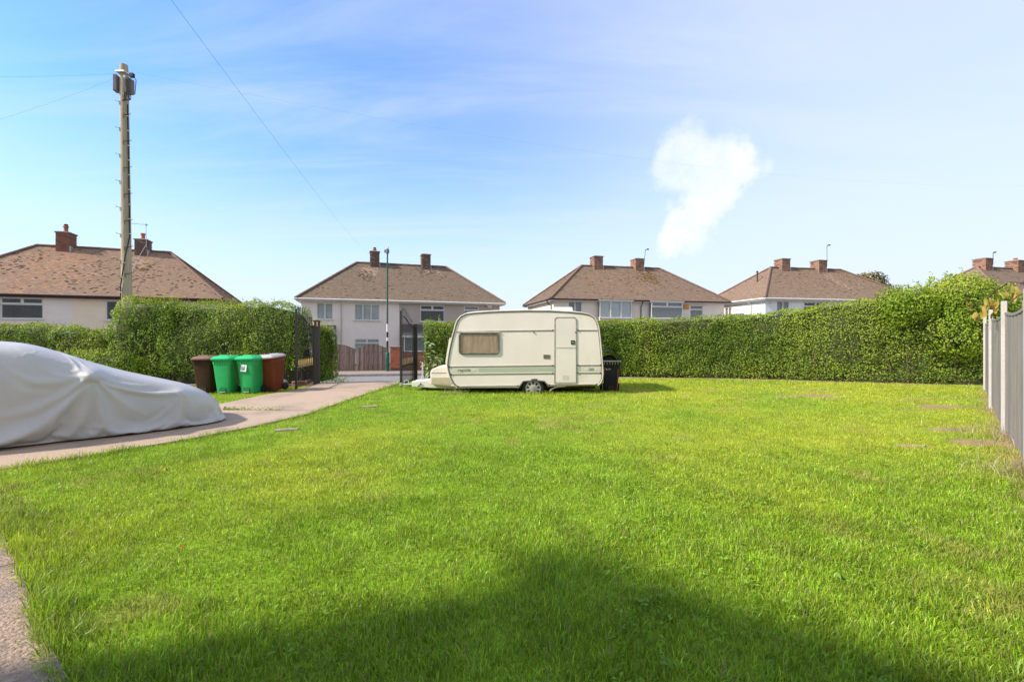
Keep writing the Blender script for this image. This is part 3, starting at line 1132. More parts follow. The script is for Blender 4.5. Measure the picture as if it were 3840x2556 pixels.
house(-27.44, 30.79, 21, "nearest pale house with two clay chimney pots, behind the low hedge and telegraph pole", 4.46, M_r_pale, M_r_cream, -0.24, M_gutter, M_gutter,
      (0.413, 0.244, 0.175),
      [dict(x=-3.49, z=3.05, w=1.9, h=1.22, s="top2", b=M_room), dict(x=1.33, z=3.02, w=1.75, h=1.2, s="mix", b=M_room), dict(x=4.25, z=3.4, w=1.0, h=0.85, s="top1", b=M_net),
       dict(x=-5.8, z=0.8, w=1.7, h=1.2, s="top2", b=M_net)],
      [dict(x=-2.47, top=8.93, pot=0.42, m=M_brick, m2=M_brickd, cowl=True), dict(x=1.68, top=8.74, pot=0.42, m=M_brickd, m2=M_mortar, mast=(1.05, -0.02, "yagi"))], 11, True,
      moss([(3.4, 3.4, 1.7, 1.6, "d", 0.16), (3.3, 3.4, 1.5, 1.2, "p", 0.25), (8.4, 2.0, 2.6, 2.0, "d", 0.14), (9.5, 3.8, .9, .8, "p", 0.8), (9.8, 3.4, .9, .7, "m", 0.6), (12.5, 2, 2.5, 2.2, "d", 0.07), (5.5, 2.6, 2.5, 2.6, "r", 0.5)]), ex1)
house(-9.03, 37.57, 19, "two tone house, cream left half and grey right half, behind the street lamp", 4.66, M_r_pink, M_r_grey, -0.6, M_white, M_white,
      (0.295, 0.195, 0.144),
      [dict(x=-6.26, z=3.24, w=1.05, h=1.14, s="v2"), dict(x=-3.74, z=3.2, w=1.72, h=1.16, s="v3"), dict(x=0.95, z=3.15, w=1.85, h=1.25, s="top2", b=M_room),
       dict(x=4.33, z=3.3, w=1.2, h=1.1, s="top1", b=M_net), dict(x=-3.74, z=0.8, w=1.72, h=1.04, s="top2")],
      [dict(x=-2.57, top=8.90, pot=0.2, cowl=True, m=M_brickd, m2=M_brickb), dict(x=1.52, top=8.92, m=M_brickd, m2=M_brickb)], 23, True,
      moss([(5.0, 4.0, .75, .75, "p", 0.75), (4.8, 3.4, .7, 1.0, "d", 0.5), (10.2, 4.3, .9, .6, "p", 0.3), (9.6, 4.3, .9, .6, "d", 0.35)]), ex2)
house(9.31, 38.81, 13, "cream house with two bay windows and an orange alarm box, behind the caravan", 4.80, M_r_cream2, M_r_lilac, -0.1, M_white, M_gutter,
      (0.330, 0.207, 0.152),
      [dict(x=-6.08, z=3.42, w=1.06, h=1.2, s="v2", b=M_net), dict(x=4.14, z=3.35, w=1.15, h=1.15, s="top1", b=M_net)],
      [dict(x=-2.66, top=8.80, w=0.8), dict(x=1.1, top=8.76, w=0.8, mast=(0.75, 0.12, "hook"))], 31, False,
      moss([(9.6, 3.9, .7, .8, "m", 0.8), (9.3, 3.2, 1.2, 1.2, "m", 0.35), (6.0, 2.8, 3.5, 2.2, "r", 0.25), (9, 2.6, 4, 2, "d", .03)]), ex3)
house(25.68, 39.72, 11.5, "white house with white gutters and a vent pipe on its hip", 4.92, M_r_white, M_r_white, -0.1, M_white, M_white,
      (0.354, 0.220, 0.160),
      [dict(x=-6.21, z=3.6, w=1.1, h=1.12, s="v2", b=M_net), dict(x=-3.78, z=3.6, w=2.2, h=1.1, s="top2", b=M_room)],
      [dict(x=-2.85, top=8.76, w=0.82), dict(x=0.85, top=8.74, w=0.82, mast=(1.25, 0.0, "hook"))], 43, False,
      moss([(9.0, 3.4, .5, 1.9, "p", 0.5), (10, 3, 3, 2, "d", .03)]), ex4, endwin=[dict(x=2.6, z=3.3, w=0.9, h=1.2, s="v2", b=M_net)])
house(42.98, 39.63, 15, "house with only its tiled roof and chimneys showing above the corner bush", 4.8, M_r_pale, M_r_pale, -0.1, M_white, M_white,
      (0.330, 0.217, 0.163), [],
      [dict(x=-3.3, top=8.74, w=0.85, mast=(0.45, 0.0, "hook")), dict(x=0.75, top=8.7, w=0.85, pot=0.2)], 57, False, None, None)

# the house that the photograph was taken from: its corner throws the shade over the near lawn
oh = empty("home_house", (0, 0, 0))
tag(oh, "rendered house standing behind the camera, its eaves shading the near lawn", "house")
ang = math.atan2(-0.586, 0.81)
oh.location = (-5.80, 1.42, 0)
oh.rotation_euler = (0, 0, ang)
wall_panel("wall", M_r_pale, oh, (0.33, -0.33, 0), (1, 0, 0), (0, -1, 0), 14.5, 5.0, [(2.0, 4.0, 3.2, 4.4), (5.2, 7.2, 0.9, 2.2), (9.5, 11.5, 3.2, 4.4)])
wall_panel("wall", M_r_pale, oh, (0.33, -8.0, 0), (0, 1, 0), (1, 0, 0), 7.67, 5.0)
wall_panel("wall", M_r_pale, oh, (14.83, -8.0, 0), (0, 1, 0), (-1, 0, 0), 7.67, 5.0)
wall_panel("wall", M_r_pale, oh, (0.33, -8.0, 0), (1, 0, 0), (0, 1, 0), 14.5, 5.0)
MB().add([(0, 0, 4.98), (15.2, 0, 4.98), (15.2, -8.3, 4.98), (0, -8.3, 4.98), (4.15, -4.15, 8.2), (11.05, -4.15, 8.2)],
         [(0, 1, 5, 4), (1, 2, 5), (2, 3, 4, 5), (3, 0, 4), (3, 2, 1, 0)]).build("roof", M_ridge, oh)
for wx, wz, ww, wh in ((2.0, 3.2, 2.0, 1.2), (5.2, 0.9, 2.0, 1.3), (9.5, 3.2, 2.0, 1.2)):
    fr = window(oh, -wx - ww, wz, ww, wh, 0.0, "v2", M_net)
    fr.rotation_euler = (0, 0, PI)
    fr.location = (0, -0.36, 0)

# ------------------------------------------------------------------ street lamp, gates and wall across the road
M_lampg = mat("lamp_green", (0.02, 0.075, 0.05), (0.035, 0.10, 0.07), 4, rough=0.4)
LB = road_pt(1.505, 7.85, -0.47)
lp = empty("street_lamp", LB)
tag(lp, "tall green street lamp with black and white bands, before the wooden gates", "street lamp")
MB().lathe([(0.115, 0), (0.115, 1.02), (0.10, 1.06), (0.06, 1.09)], 16).build("base_sleeve", M_lampg, lp, smooth=40)
MB().bx(-0.04, 0.04, -0.122, -0.11, 0.2, 0.75).build("access_door", M_lampg, lp)
MB().lathe([(0.052, 1.09), (0.050, 2.9), (0.042, 6.7)], 12).build("column", M_lampg, lp, smooth=40)
for z0, z1, m in ((2.24, 2.70, M_white), (1.73, 1.93, M_white), (1.93, 2.24, M_black), (1.3, 1.73, M_black)):
    MB().lathe([(0.056, z0), (0.056, z1)], 14).build("band", m, lp, smooth=40)
MB().lathe([(0.05, 6.68), (0.07, 6.72), (0.085, 6.86), (0.075, 7.0), (0.0, 7.02)], 14).bx(-0.17, 0.1, -0.05, 0.05, 6.78, 6.95).tube([(0.06, 0, 7.0), (0.06, 0, 7.12)], 0.015, 5).build("lantern", mat("lantern_grey", (0.20, 0.19, 0.19)), lp, smooth=40)

M_wood = mat("weathered_board", (0.235, 0.165, 0.13), (0.13, 0.085, 0.065), 3.5, detail=8, rough=0.9, stretch=(4, 4, 0.5), bump=0.4,
             c3=(0.07, 0.045, 0.035), c3scale=1.4, c3lo=0.62, c3hi=0.78)
M_wood2 = mat("weathered_board_pale", (0.33, 0.235, 0.185), (0.20, 0.14, 0.11), 3.5, detail=8, rough=0.9, stretch=(4, 4, 0.5), bump=0.4,
              c3=(0.09, 0.06, 0.05), c3scale=1.4, c3lo=0.62, c3hi=0.78)


def wood_gate(t0, t1, label):
    o = empty("wooden_gate", road_pt(t0, 8.28, -0.45), math.atan2(ROAD_U.y, ROAD_U.x))
    tag(o, label, "gate", "wooden gates across the road")
    w = t1 - t0
    n = 14
    hfun = lambda f: 1.22 + 0.26 * math.sin(PI * min(1, max(0, f))) ** 1.1
    for i in range(n):
        f0, f1 = i / n, (i + 1) / n
        x0, x1 = w * f0 + 0.004, w * f1 - 0.004
        h0, h1 = hfun(f0), hfun(f1)
        y = 0.012 * (i % 2)
        MB().add([(x0, y, 0.0), (x1, y, 0.0), (x1, y, h1), (x0, y, h0), (x0, y + 0.02, 0.0), (x1, y + 0.02, 0.0), (x1, y + 0.02, h1), (x0, y + 0.02, h0)],
                 [(0, 1, 2, 3), (5, 4, 7, 6), (0, 4, 5, 1), (2, 6, 7, 3), (1, 5, 6, 2), (0, 3, 7, 4)]).build("board", random.choice((M_wood, M_wood, M_wood2)), o)
    MB().bx(0.02, w - 0.02, 0.034, 0.08, 0.12, 0.22).bx(0.02, w - 0.02, 0.034, 0.08, 1.0, 1.1).build("ledge", M_wood, o)
    tp = MB()
    m = 16
    pts = [(w * i / m, 0.018, hfun(i / m) + 0.012) for i in range(m + 1)]
    tp.tube(pts, 0.022, 4).build("top_rail", M_wood, o)
    return o


wood_gate(-2.15, -0.32, "brown boarded gate with arched top, behind the end of the hedge")
wood_gate(-0.28, 1.53, "brown boarded gate with arched top, directly behind the street lamp")
bp = empty("brick_pillar", road_pt(1.64, 8.12, -0.47), math.atan2(ROAD_U.y, ROAD_U.x))
tag(bp, "orange red brick gate pillar with a stone cap, beside the wooden gates", "pillar")
M_brickr = mat("orange_brick", (0.46, 0.135, 0.06), (0.34, 0.10, 0.05), 10, rough=0.9, bump=0.3)
M_brickr2 = mat("orange_brick_dark", (0.36, 0.10, 0.055), (0.27, 0.08, 0.045), 10, rough=0.9, bump=0.3)
M_eng = mat("blue_brick", (0.07, 0.05, 0.05), (0.10, 0.07, 0.06), 10, rough=0.7)
M_pmortar = mat("pale_mortar", (0.50, 0.40, 0.32), (0.40, 0.31, 0.25), 9, rough=0.95)
core = MB().bx(0.014, 0.606, 0.014, 0.446, 0, 1.33).build("core", M_pmortar, bp)
bricks(bp, 0, 0, 0.0, 0.62, 0.46, 2, M_eng, M_eng, bl=0.2067)
bricks(bp, 0, 0, 0.15, 0.62, 0.46, 16, M_brickr, M_brickr2, bl=0.2067)
MB().box((0.31, 0.23, 1.385), (0.70, 0.54, 0.06)).build("cap_stone", M_flaunch, bp, bevel=0.012)
fw = empty("garden_wall", road_pt(2.3, 8.3, -0.47), math.atan2(ROAD_U.y, ROAD_U.x))
tag(fw, "low dark red brick garden wall right of the pillar, seen through the open gate", "wall")
MB().bx(0.0, 3.0, 0.014, 0.2, 0, 1.05).build("core", M_pmortar, fw)
bricks(fw, 0, 0, 0.0, 3.0, 0.23, 14, M_brick, M_brickr2, bl=0.23)
MB().bx(-0.02, 3.02, -0.03, 0.24, 1.055, 1.11).build("coping", M_flaunch, fw, bevel=0.01)
# ------------------------------------------------------------------ caravan
CY0 = 11.9
cv = empty("caravan", (0.356, CY0, 0))
tag(cv, "old cream touring caravan with a green stripe, parked on the lawn on a flat tyre", "caravan")
M_cv = mat("caravan_cream", (0.80, 0.705, 0.625), (0.74, 0.645, 0.565), 1.6, detail=8, rough=0.5, spec=0.35,
           c3=(0.61, 0.53, 0.43), c3scale=1.1, c3lo=0.58, c3hi=0.88, stretch=(1, 1, 0.55))
M_cvd = mat("caravan_door_cream", (0.77, 0.69, 0.60), (0.71, 0.63, 0.545), 1.6, rough=0.5, spec=0.35)
M_cvroof = mat("caravan_roof_white", (0.70, 0.67, 0.60), (0.60, 0.56, 0.48), 2, rough=0.55)
M_cvrail = mat("caravan_rail", (0.62, 0.57, 0.48), (0.45, 0.40, 0.33), 4, rough=0.45)
M_cvdark = mat("caravan_dark_strip", (0.21, 0.18, 0.145), (0.12, 0.10, 0.08), 5, rough=0.7)
M_green = mat("caravan_green", (0.38, 0.415, 0.30), (0.42, 0.45, 0.335), 2, rough=0.5)
M_pgreen = mat("caravan_pale_green", (0.62, 0.585, 0.48), (0.56, 0.53, 0.43), 3, rough=0.5)
M_ivory = mat("ivory_print", (0.74, 0.71, 0.58), (0.68, 0.65, 0.52), 4, rough=0.5)
M_olive = mat("olive_print", (0.20, 0.19, 0.13), (0.16, 0.15, 0.10), 4, rough=0.5)
M_rust = mat("rusty_steel", (0.11, 0.055, 0.03), (0.05, 0.035, 0.025), 8, rough=0.9)
M_curt = mat("caravan_curtain", (0.66, 0.44, 0.30), (0.46, 0.29, 0.19), 3, detail=6, rough=0.9, stretch=(3, 1, 0.8))


def cz(zx, zy, d=0.0):
    """A point measured on the side elevation, at depth d behind the near side."""
    k = (CY0 + d) / 1707
    px, py = 1480 + zx / 2.677, 1100 + zy / 2.677
    return ((px - 1920) * k - 0.356, EYE - (py - 1262) * k)


prof = [(632, 945), (590, 905), (560, 850), (538, 770), (530, 720), (536, 660), (552, 560), (575, 460), (598, 375), (612, 320), (632, 270), (665, 232),
        (720, 206), (800, 195), (1000, 183), (1300, 174), (1550, 176), (1750, 186), (1880, 199), (1950, 213), (2000, 240), (2030, 285), (2048, 350), (2060, 450),
        (2072, 580), (2084, 720), (2088, 800), (2080, 860), (2060, 900), (2036, 918)]
arch = [(1548, 932), (1502, 884), (1290, 884), (1240, 944)]
P2 = [Vector(cz(*p)) for p in prof]
PA = [Vector(cz(*p)) for p in arch]
loop = P2 + PA
n = len(loop)


def offs(pts, d, closed=True):
    out = []
    k = len(pts)
    for i, p in enumerate(pts):
        a = pts[(i - 1) % k] if closed or i > 0 else p
        b = pts[(i + 1) % k] if closed or i < k - 1 else p
        t = (b - a).normalized()
        out.append(p + Vector((-t.y, t.x)) * d)
    return out


rings = []
for y, o_ in ((0.0, 0.0), (0.02, 0.012), (0.07, 0.032), (0.3, 0.055), (1.0, 0.062), (1.7, 0.055), (1.93, 0.032), (1.98, 0.012), (2.0, 0.0)):
    up = offs(P2, o_, False)
    rings.append([(p.x, y, p.y) for p in up] + [(p.x, y, p.y) for p in PA])
body = MB()
for r in rings:
    body.v.extend(r)
for k in range(len(rings) - 1):
    for i in range(n):
        j = (i + 1) % n
        body.f.append((k * n + i, k * n + j, (k + 1) * n + j, (k + 1) * n + i))
body.f.append(tuple(range(n)))
body.f.append(tuple(reversed(range((len(rings) - 1) * n, len(rings) * n))))
bo = body.build("body", M_cv, cv, smooth=35)
# rails round the side edge
ro = offs(P2, 0.010, False)
ri = offs(P2, -0.020, False)
MB().tube([(p.x, -0.008, p.y) for p in ro], 0.017, 8).build("edge_rail", M_cvrail, cv, smooth=60)
MB().tube([(p.x, -0.003, p.y) for p in ri], 0.0085, 6).build("edge_seal", M_cvdark, cv, smooth=60)
MB().tube([(p.x, 2.008, p.y) for p in ro], 0.017, 8).build("edge_rail", M_cvrail, cv, smooth=60)


def rail(a, b, name="side_rail", y=-0.006, capl=True, capr=True, capm=None):
    A, B = cz(*a), cz(*b)
    d = Vector((B[0] - A[0], 0, B[1] - A[1]))
    up = Vector((-d.z, 0, d.x)).normalized()
    v = lambda P, h, yy: Vector((P[0], yy, P[1])) + up * h
    mb = MB()
    for h0, h1, y0 in ((-0.012, 0.004, -0.010),):
        mb.add([v(A, h0, y0), v(B, h0, y0), v(B, h1, y0), v(A, h1, y0), v(A, h0, 0.002), v(B, h0, 0.002), v(B, h1, 0.002), v(A, h1, 0.002)],
               [(0, 1, 2, 3), (4, 7, 6, 5), (0, 4, 5, 1), (3, 2, 6, 7), (1, 5, 6, 2), (0, 3, 7, 4)])
    s = mb.build(name, M_cvdark, cv)
    mb = MB()
    for h0, h1, y0 in ((0.005, 0.020, -0.014),):
        mb.add([v(A, h0, y0), v(B, h0, y0), v(B, h1, y0), v(A, h1, y0), v(A, h0, 0.002), v(B, h0, 0.002), v(B, h1, 0.002), v(A, h1, 0.002)],
               [(0, 1, 2, 3), (4, 7, 6, 5), (0, 4, 5, 1), (3, 2, 6, 7), (1, 5, 6, 2), (0, 3, 7, 4)])
    mb.build("rail_moulding", M_cvrail, s)
    for P, on in ((A, capl), (B, capr)):
        if on:
            MB().box((P[0], -0.010, P[1] + 0.004), (0.030, 0.026, 0.036)).build("end_cap", M_rubber, s, bevel=0.006)


rail((616, 385), (1588, 371), capl=False)
rail((1838, 371), (2032, 371), capr=False)
rail((550, 737), (1588, 724))
rail((568, 813), (1588, 802))
rail((1838, 721), (2066, 720))
rail((1838, 798), (2064, 798))
rail((636, 934), (1238, 928))
rail((1552, 919), (2026, 914))


def plate(name, quad, m, y=-0.003, parent=cv):
    mb = MB()
    q = [cz(*p) for p in quad]
    mb.prism(q, y, 0.003)
    return mb.build(name, m, parent)


plate("stripe", [(556, 742), (1592, 729), (1592, 796), (572, 808)], M_pgreen)
plate("stripe", [(842, 749), (1592, 741), (1592, 782), (842, 790)], M_green, y=-0.005)
plate("stripe", [(1836, 727), (2072, 727), (2070, 792), (1836, 792)], M_pgreen)
plate("stripe", [(1836, 742), (1868, 742), (1868, 780), (1836, 780)], M_green, y=-0.005)


def crescent(zx, zy, h, w, flip, name, parent):
    mb = MB()
    k = 8
    outer, inner = [], []
    for i in range(k + 1):
        a = -1 + 2 * i / k
        bow = math.sqrt(max(0, 1 - a * a))
        outer.append(cz(zx + flip * w * bow * 1.7, zy + a * h))
        inner.append(cz(zx + flip * w * bow * 0.7, zy + a * h * 0.98))
    vs = [(p[0], -0.0072, p[1]) for p in outer] + [(p[0], -0.0072, p[1]) for p in inner]
    vs += [(p[0], -0.003, p[1]) for p in outer] + [(p[0], -0.003, p[1]) for p in inner]
    K = k + 1
    fs = [(i, i + 1, K + i + 1, K + i) for i in range(k)]
    fs += [(i, 2 * K + i, 2 * K + i + 1, i + 1) for i in range(k)] + [(K + i, K + i + 1, 3 * K + i + 1, 3 * K + i) for i in range(k)]
    mb.add(vs, fs)
    return mb.build(name, M_ivory, parent)


badge = MB().prism([cz(*p) for p in [(612, 752), (780, 750), (780, 790), (612, 792)]], -0.006, 0.0).build("badge", M_pgreen, cv)
for i, (x_, w_) in enumerate(((600, 9), (586, 7), (574, 5), (565, 3.5))):
    crescent(x_ + 16, 771, 19 - i * 1.5, w_, -1, "crescent", badge)
for i, (x_, w_) in enumerate(((770, 9), (786, 8), (802, 5), (815, 4))):
    crescent(x_, 770, 19 - i * 1.5, w_, 1, "crescent", badge)
pt = cz(697, 770)
text_mesh("lettering", "rapide", 0.118, M_olive, badge, (pt[0], -0.0085, pt[1] + 0.003), (PI / 2, 0, 0), shear=0.12, bold=0.0012).data
for o_ in badge.children:
    if o_.name.startswith("lettering"):
        o_.scale = (1.18, 1, 1)
badge2 = MB().prism([cz(*p) for p in [(1910, 748), (2030, 748), (2030, 776), (1910, 776)]], -0.006, 0.0).build("badge", M_pgreen, cv)
for i, (x_, w_) in enumerate(((1928, 8), (1908, 8), (1888, 5), (1876, 4))):
    crescent(x_ + 4, 760, 17 - i, w_, -1, "crescent", badge2)
for i, (x_, w_) in enumerate(((2010, 8), (2028, 7), (2044, 5), (2056, 4))):
    crescent(x_, 760, 17 - i, w_, 1, "crescent", badge2)
pt = cz(1968, 761)
text_mesh("lettering", "12/2", 0.085, M_olive, badge2, (pt[0], -0.0085, pt[1]), (PI / 2, 0, 0), shear=0.25, bold=0.0015)


def rrect(x0, z0, x1, z1, r, k=5):
    pts = []
    for cxx, czz, a0 in ((x1 - r, z1 - r, 0), (x0 + r, z1 - r, 90), (x0 + r, z0 + r, 180), (x1 - r, z0 + r, 270)):
        for i in range(k + 1):
            a = R(a0 + 90 * i / k)
            pts.append((cxx + r * math.cos(a), czz + r * math.sin(a)))
    return pts


(xa, zb_), (xb, za_) = cz(650, 398), cz(1043, 604)
wp = rrect(xa, za_, xb, zb_, 0.075)
wf = MB().tube([(p[0], -0.012, p[1]) for p in wp], 0.024, 8, closed=True).build("window", mat("window_rubber", (0.10, 0.085, 0.065), (0.17, 0.15, 0.12), 9, rough=0.6), cv, smooth=60)
inn = rrect(xa + 0.02, za_ + 0.02, xb - 0.02, zb_ - 0.02, 0.06)
MB().add([(p[0], -0.014, p[1]) for p in inn], [tuple(range(len(inn)))]).build("pane", GLASS, wf)
# wrinkled curtain behind the pane
ny_, nx_ = 26, 60
vs, fs = [], []
for j in range(ny_ + 1):
    for i in range(nx_ + 1):
        u, v_ = i / nx_, j / ny_
        x = xa + 0.03 + (xb - xa - 0.06) * u
        z = za_ + 0.03 + (zb_ - za_ - 0.06) * v_
        g_ = fnoise(np.array([[u * 9 + v_ * 1.5, v_ * 2.2]]), 1.0, 77, 3)[0]
        vs.append((x, -0.002 - 0.0065 * g_ - (0.0015 * math.sin(u * 60) if u > 0.78 else 0), z))
for j in range(ny_):
    for i in range(nx_):
        a = j * (nx_ + 1) + i
        fs.append((a, a + 1, a + nx_ + 2, a + nx_ + 1))
q = MB().add(vs, fs)
q.build("curtain", M_curt, wf, smooth=80)
MB().box((*[(xa + xb) / 2], -0.02, cz(0, 389)[1]), (xb - xa + 0.08, 0.03, 0.022)).build("window_awning_strip", M_cvrail, cv, bevel=0.004)
# door
(dx0, dz1), (dx1, dz0) = cz(1606, 240), cz(1823, 902)
dp = rrect(dx0, dz0 + 0.0, dx1, dz1, 0.075)
dp = [p for p in dp if p[1] > dz0 + 0.09] + []
dpp = [(dx0, dz0)] + sorted([p for p in dp if p[0] < (dx0 + dx1) / 2], key=lambda p: (p[1], p[0])) + sorted([p for p in dp if p[0] >= (dx0 + dx1) / 2], key=lambda p: (-p[1], p[0])) + [(dx1, dz0)]
dr_ = empty("door", (0, 0, 0))
dr_.parent = cv
MB().tube([(p[0], -0.006, p[1]) for p in dpp], 0.013, 6, closed=True).build("door_frame", mat("door_trim", (0.36, 0.33, 0.29), (0.24, 0.21, 0.18), 8, rough=0.5), dr_, smooth=60)
zs = cz(0, 545)[1]
upr = [(p[0] * 1.0 + (0.014 if p[0] < (dx0 + dx1) / 2 else -0.014), p[1] - 0.014) for p in dpp if p[1] > zs]
MB().prism([(dx0 + 0.014, zs + 0.006)] + upr + [(dx1 - 0.014, zs + 0.006)], -0.010, 0.0).build("upper_leaf", M_cvd, dr_)
MB().bx(dx0 + 0.014, dx1 - 0.014, -0.010, 0, dz0 + 0.03, zs - 0.006).build("lower_leaf", M_cvd, dr_)
MB().bx(dx0 + 0.01, dx1 - 0.01, -0.017, -0.0102, zs - 0.005, zs + 0.02).build("weather_strip", M_cvrail, dr_)
hx, hz = cz(1788, 490)
MB().box((hx, -0.018, hz), (0.105, 0.018, 0.105)).build("door_handle", M_darkplastic, dr_, bevel=0.022)
MB().bx(hx - 0.028, hx + 0.025, -0.034, -0.0275, hz - 0.012, hz + 0.012).build("handle_lever", M_galv, dr_)
MB().box((cz(1813, 388)[0], -0.014, cz(1813, 388)[1]), (0.02, 0.02, 0.03)).build("door_catch", M_cvdark, dr_)
lv = MB()
for k in range(7):
    z = cz(0, 818 + k * 7)[1]
    for a, b in ((1682, 1710), (1718, 1746)):
        lv.bx(cz(a, 0)[0], cz(b, 0)[0], -0.014, -0.0102, z - 0.006, z)
lv.build("louvre_vent", M_cvd, dr_)
for zy in (320, 500, 610, 850):
    MB().tube([(dx0 - 0.012, -0.012, cz(0, zy)[1] - 0.03), (dx0 - 0.012, -0.012, cz(0, zy)[1] + 0.03)], 0.009, 6).build("hinge", M_cvrail, dr_)
# small fittings
(vx0, vz1), (vx1, vz0) = cz(1492, 614), cz(1558, 652)
ve = MB().bx(vx0, vx1, -0.01, 0.0, vz0, vz1).build("wall_vent", mat("vent_tan", (0.36, 0.31, 0.22), (0.31, 0.26, 0.18), 6), cv)
sl = MB()
for k in range(6):
    z = vz0 + 0.016 + k * 0.0135
    sl.bx(vx0 + 0.008, vx1 - 0.008, -0.014, -0.0102, z, z + 0.006)
sl.bx(vx0, vx1, -0.0135, -0.0102, vz1 - 0.008, vz1).bx(vx0, vx1, -0.0135, -0.0102, vz0, vz0 + 0.008)
sl.build("louvre_vent", M_cvdark, ve)
MB().box((cz(1395, 390)[0], -0.014, cz(1395, 390)[1]), (0.018, 0.02, 0.04)).build("awning_hook", M_cvdark, cv)
(rx0, rz1), (rx1, rz0) = cz(1590, 140, 0.8), cz(1790, 176, 0.8)
MB().box(((rx0 + rx1) / 2, 0.95, (rz0 + rz1) / 2 - 0.04), (rx1 - rx0, 0.7, rz1 - rz0 + 0.08), top=0.88).build("roof_hatch", M_cvroof, cv, bevel=0.025)
# front window and rear lights
fwm = MB()
fpts = [cz(x_, z_, 0.2) for x_, z_ in ((566, 445), (556, 470), (520, 690), (524, 716), (545, 716), (575, 445))]
fwm.prism([(p[0] - 0.035, p[1]) for p in fpts], 0.22, 1.78)
fo = fwm.build("front_window", M_cvrail, cv, bevel=0.01)
MB().bx(-1.96, -1.95, 0.4, 1.6, 1.0, 1.4).build("pane", GLASS, fo) if False else None
rl = MB()
for k in range(9):
    a = cz(2096 - k * 3.0, 808 + k * 10, 0.05)
    rl.box((a[0] - 0.02, 0.10, a[1]), (0.07, 0.16, 0.02))
rl.build("rear_light_moulding", M_cvrail, cv, bevel=0.006)
MB().bx(cz(2090, 0)[0], cz(2090, 0)[0] + 0.03, 0.05, 1.95, cz(0, 900)[1], cz(0, 800)[1]).build("rear_bumper", M_cvrail, cv, bevel=0.01)
# wheel arch, wheel, loose mudguard, steadies, chassis
at_ = MB()
ap = [(1240, 950), (1290, 882), (1368, 876), (1378, 862), (1426, 862), (1434, 876), (1502, 882), (1548, 936)]
at_.tube([(cz(*p)[0], -0.006, cz(*p)[1]) for p in ap], 0.019, 6)
at_.box((cz(1402, 872)[0], 0.0, cz(0, 876)[1]), (0.14, 0.03, 0.05))
at_.build("wheel_arch", mat("arch_grey", (0.085, 0.075, 0.065), (0.13, 0.115, 0.10), 6, rough=0.6), cv, smooth=50)
MB().add([(cz(1240, 945)[0], 0.02, cz(0, 884)[1]), (cz(1550, 945)[0], 0.02, cz(0, 884)[1]), (cz(1550, 945)[0], 0.5, cz(0, 884)[1]), (cz(1240, 945)[0], 0.5, cz(0, 884)[1]),
           (cz(1240, 945)[0], 0.5, 0.1), (cz(1550, 945)[0], 0.5, 0.1)], [(0, 1, 2, 3), (3, 2, 5, 4)]).build("wheel_box", M_rubber, cv)
wx, wz = cz(1391, 952)
wh = empty("wheel", (wx, 0.10, wz))
wh.parent = cv
MB().lathe([(0.205, -0.075), (0.235, -0.085), (0.275, -0.075), (0.292, -0.04), (0.292, 0.05), (0.27, 0.085), (0.2, 0.085)], 40, axis="y").build("tyre", M_rubber, wh, smooth=30)
M_hub = mat("hubcap_silver", (0.50, 0.47, 0.42), (0.36, 0.33, 0.28), 9, rough=0.4, metal=0.35)
rim = MB()
NS = 9
for k in range(NS * 4):
    a0, a1 = 2 * PI * k / (NS * 4), 2 * PI * (k + 1) / (NS * 4)
    slot = k % 4 in (0, 1)
    radii = [(0.0, -0.095), (0.05, -0.1), (0.105, -0.088), (0.175, -0.08), (0.207, -0.074)]
    for (r0, y0), (r1, y1) in zip(radii[:-1], radii[1:]):
        if slot and r0 == 0.105:
            continue
        rim.add([(r0 * math.cos(a0), y0, r0 * math.sin(a0)), (r1 * math.cos(a0), y1, r1 * math.sin(a0)), (r1 * math.cos(a1), y1, r1 * math.sin(a1)), (r0 * math.cos(a1), y0, r0 * math.sin(a1))], [(0, 1, 2, 3)])
rim.build("hubcap", M_hub, wh, smooth=40)
MB().lathe([(0.2, -0.04), (0.0, -0.04)], 24, axis="y").build("rim", M_rubber, wh)
MB().lathe([(0.03, -0.103), (0.028, -0.112), (0.0, -0.114)], 14, axis="y").build("hub_centre", M_galv, wh, smooth=40)
mg = MB()
mp_ = [(1556, 988), (1572, 972), (1600, 955), (1650, 942), (1722, 936)]
mg.prism([cz(*p) for p in mp_] + [cz(p[0], p[1] - (14 if 0 < i < 4 else 5)) for i, p in reversed(list(enumerate(mp_)))], 0.03, 0.16)
mg.build("loose_mudguard", M_cvrail, cv)
ch = MB()
ch.bx(cz(640, 0)[0], cz(2030, 0)[0], 0.25, 0.31, 0.12, 0.20).bx(cz(640, 0)[0], cz(2030, 0)[0], 1.69, 1.75, 0.12, 0.20)
ch.tube([(wx, 0.1, wz), (wx, 1.9, wz)], 0.04, 8)
ch.build("chassis", M_rust, cv)
for a, b in (((690, 950), (745, 1010)), ((760, 945), (705, 1008)), ((1860, 935), (1930, 985)), ((2000, 935), (1925, 985))):
    A, B = cz(*a), cz(*b)
    MB().tube([(A[0], 0.2, A[1]), (B[0], 0.22, B[1] - 0.02)], 0.022, 6).build("steady_leg", M_rust, cv)
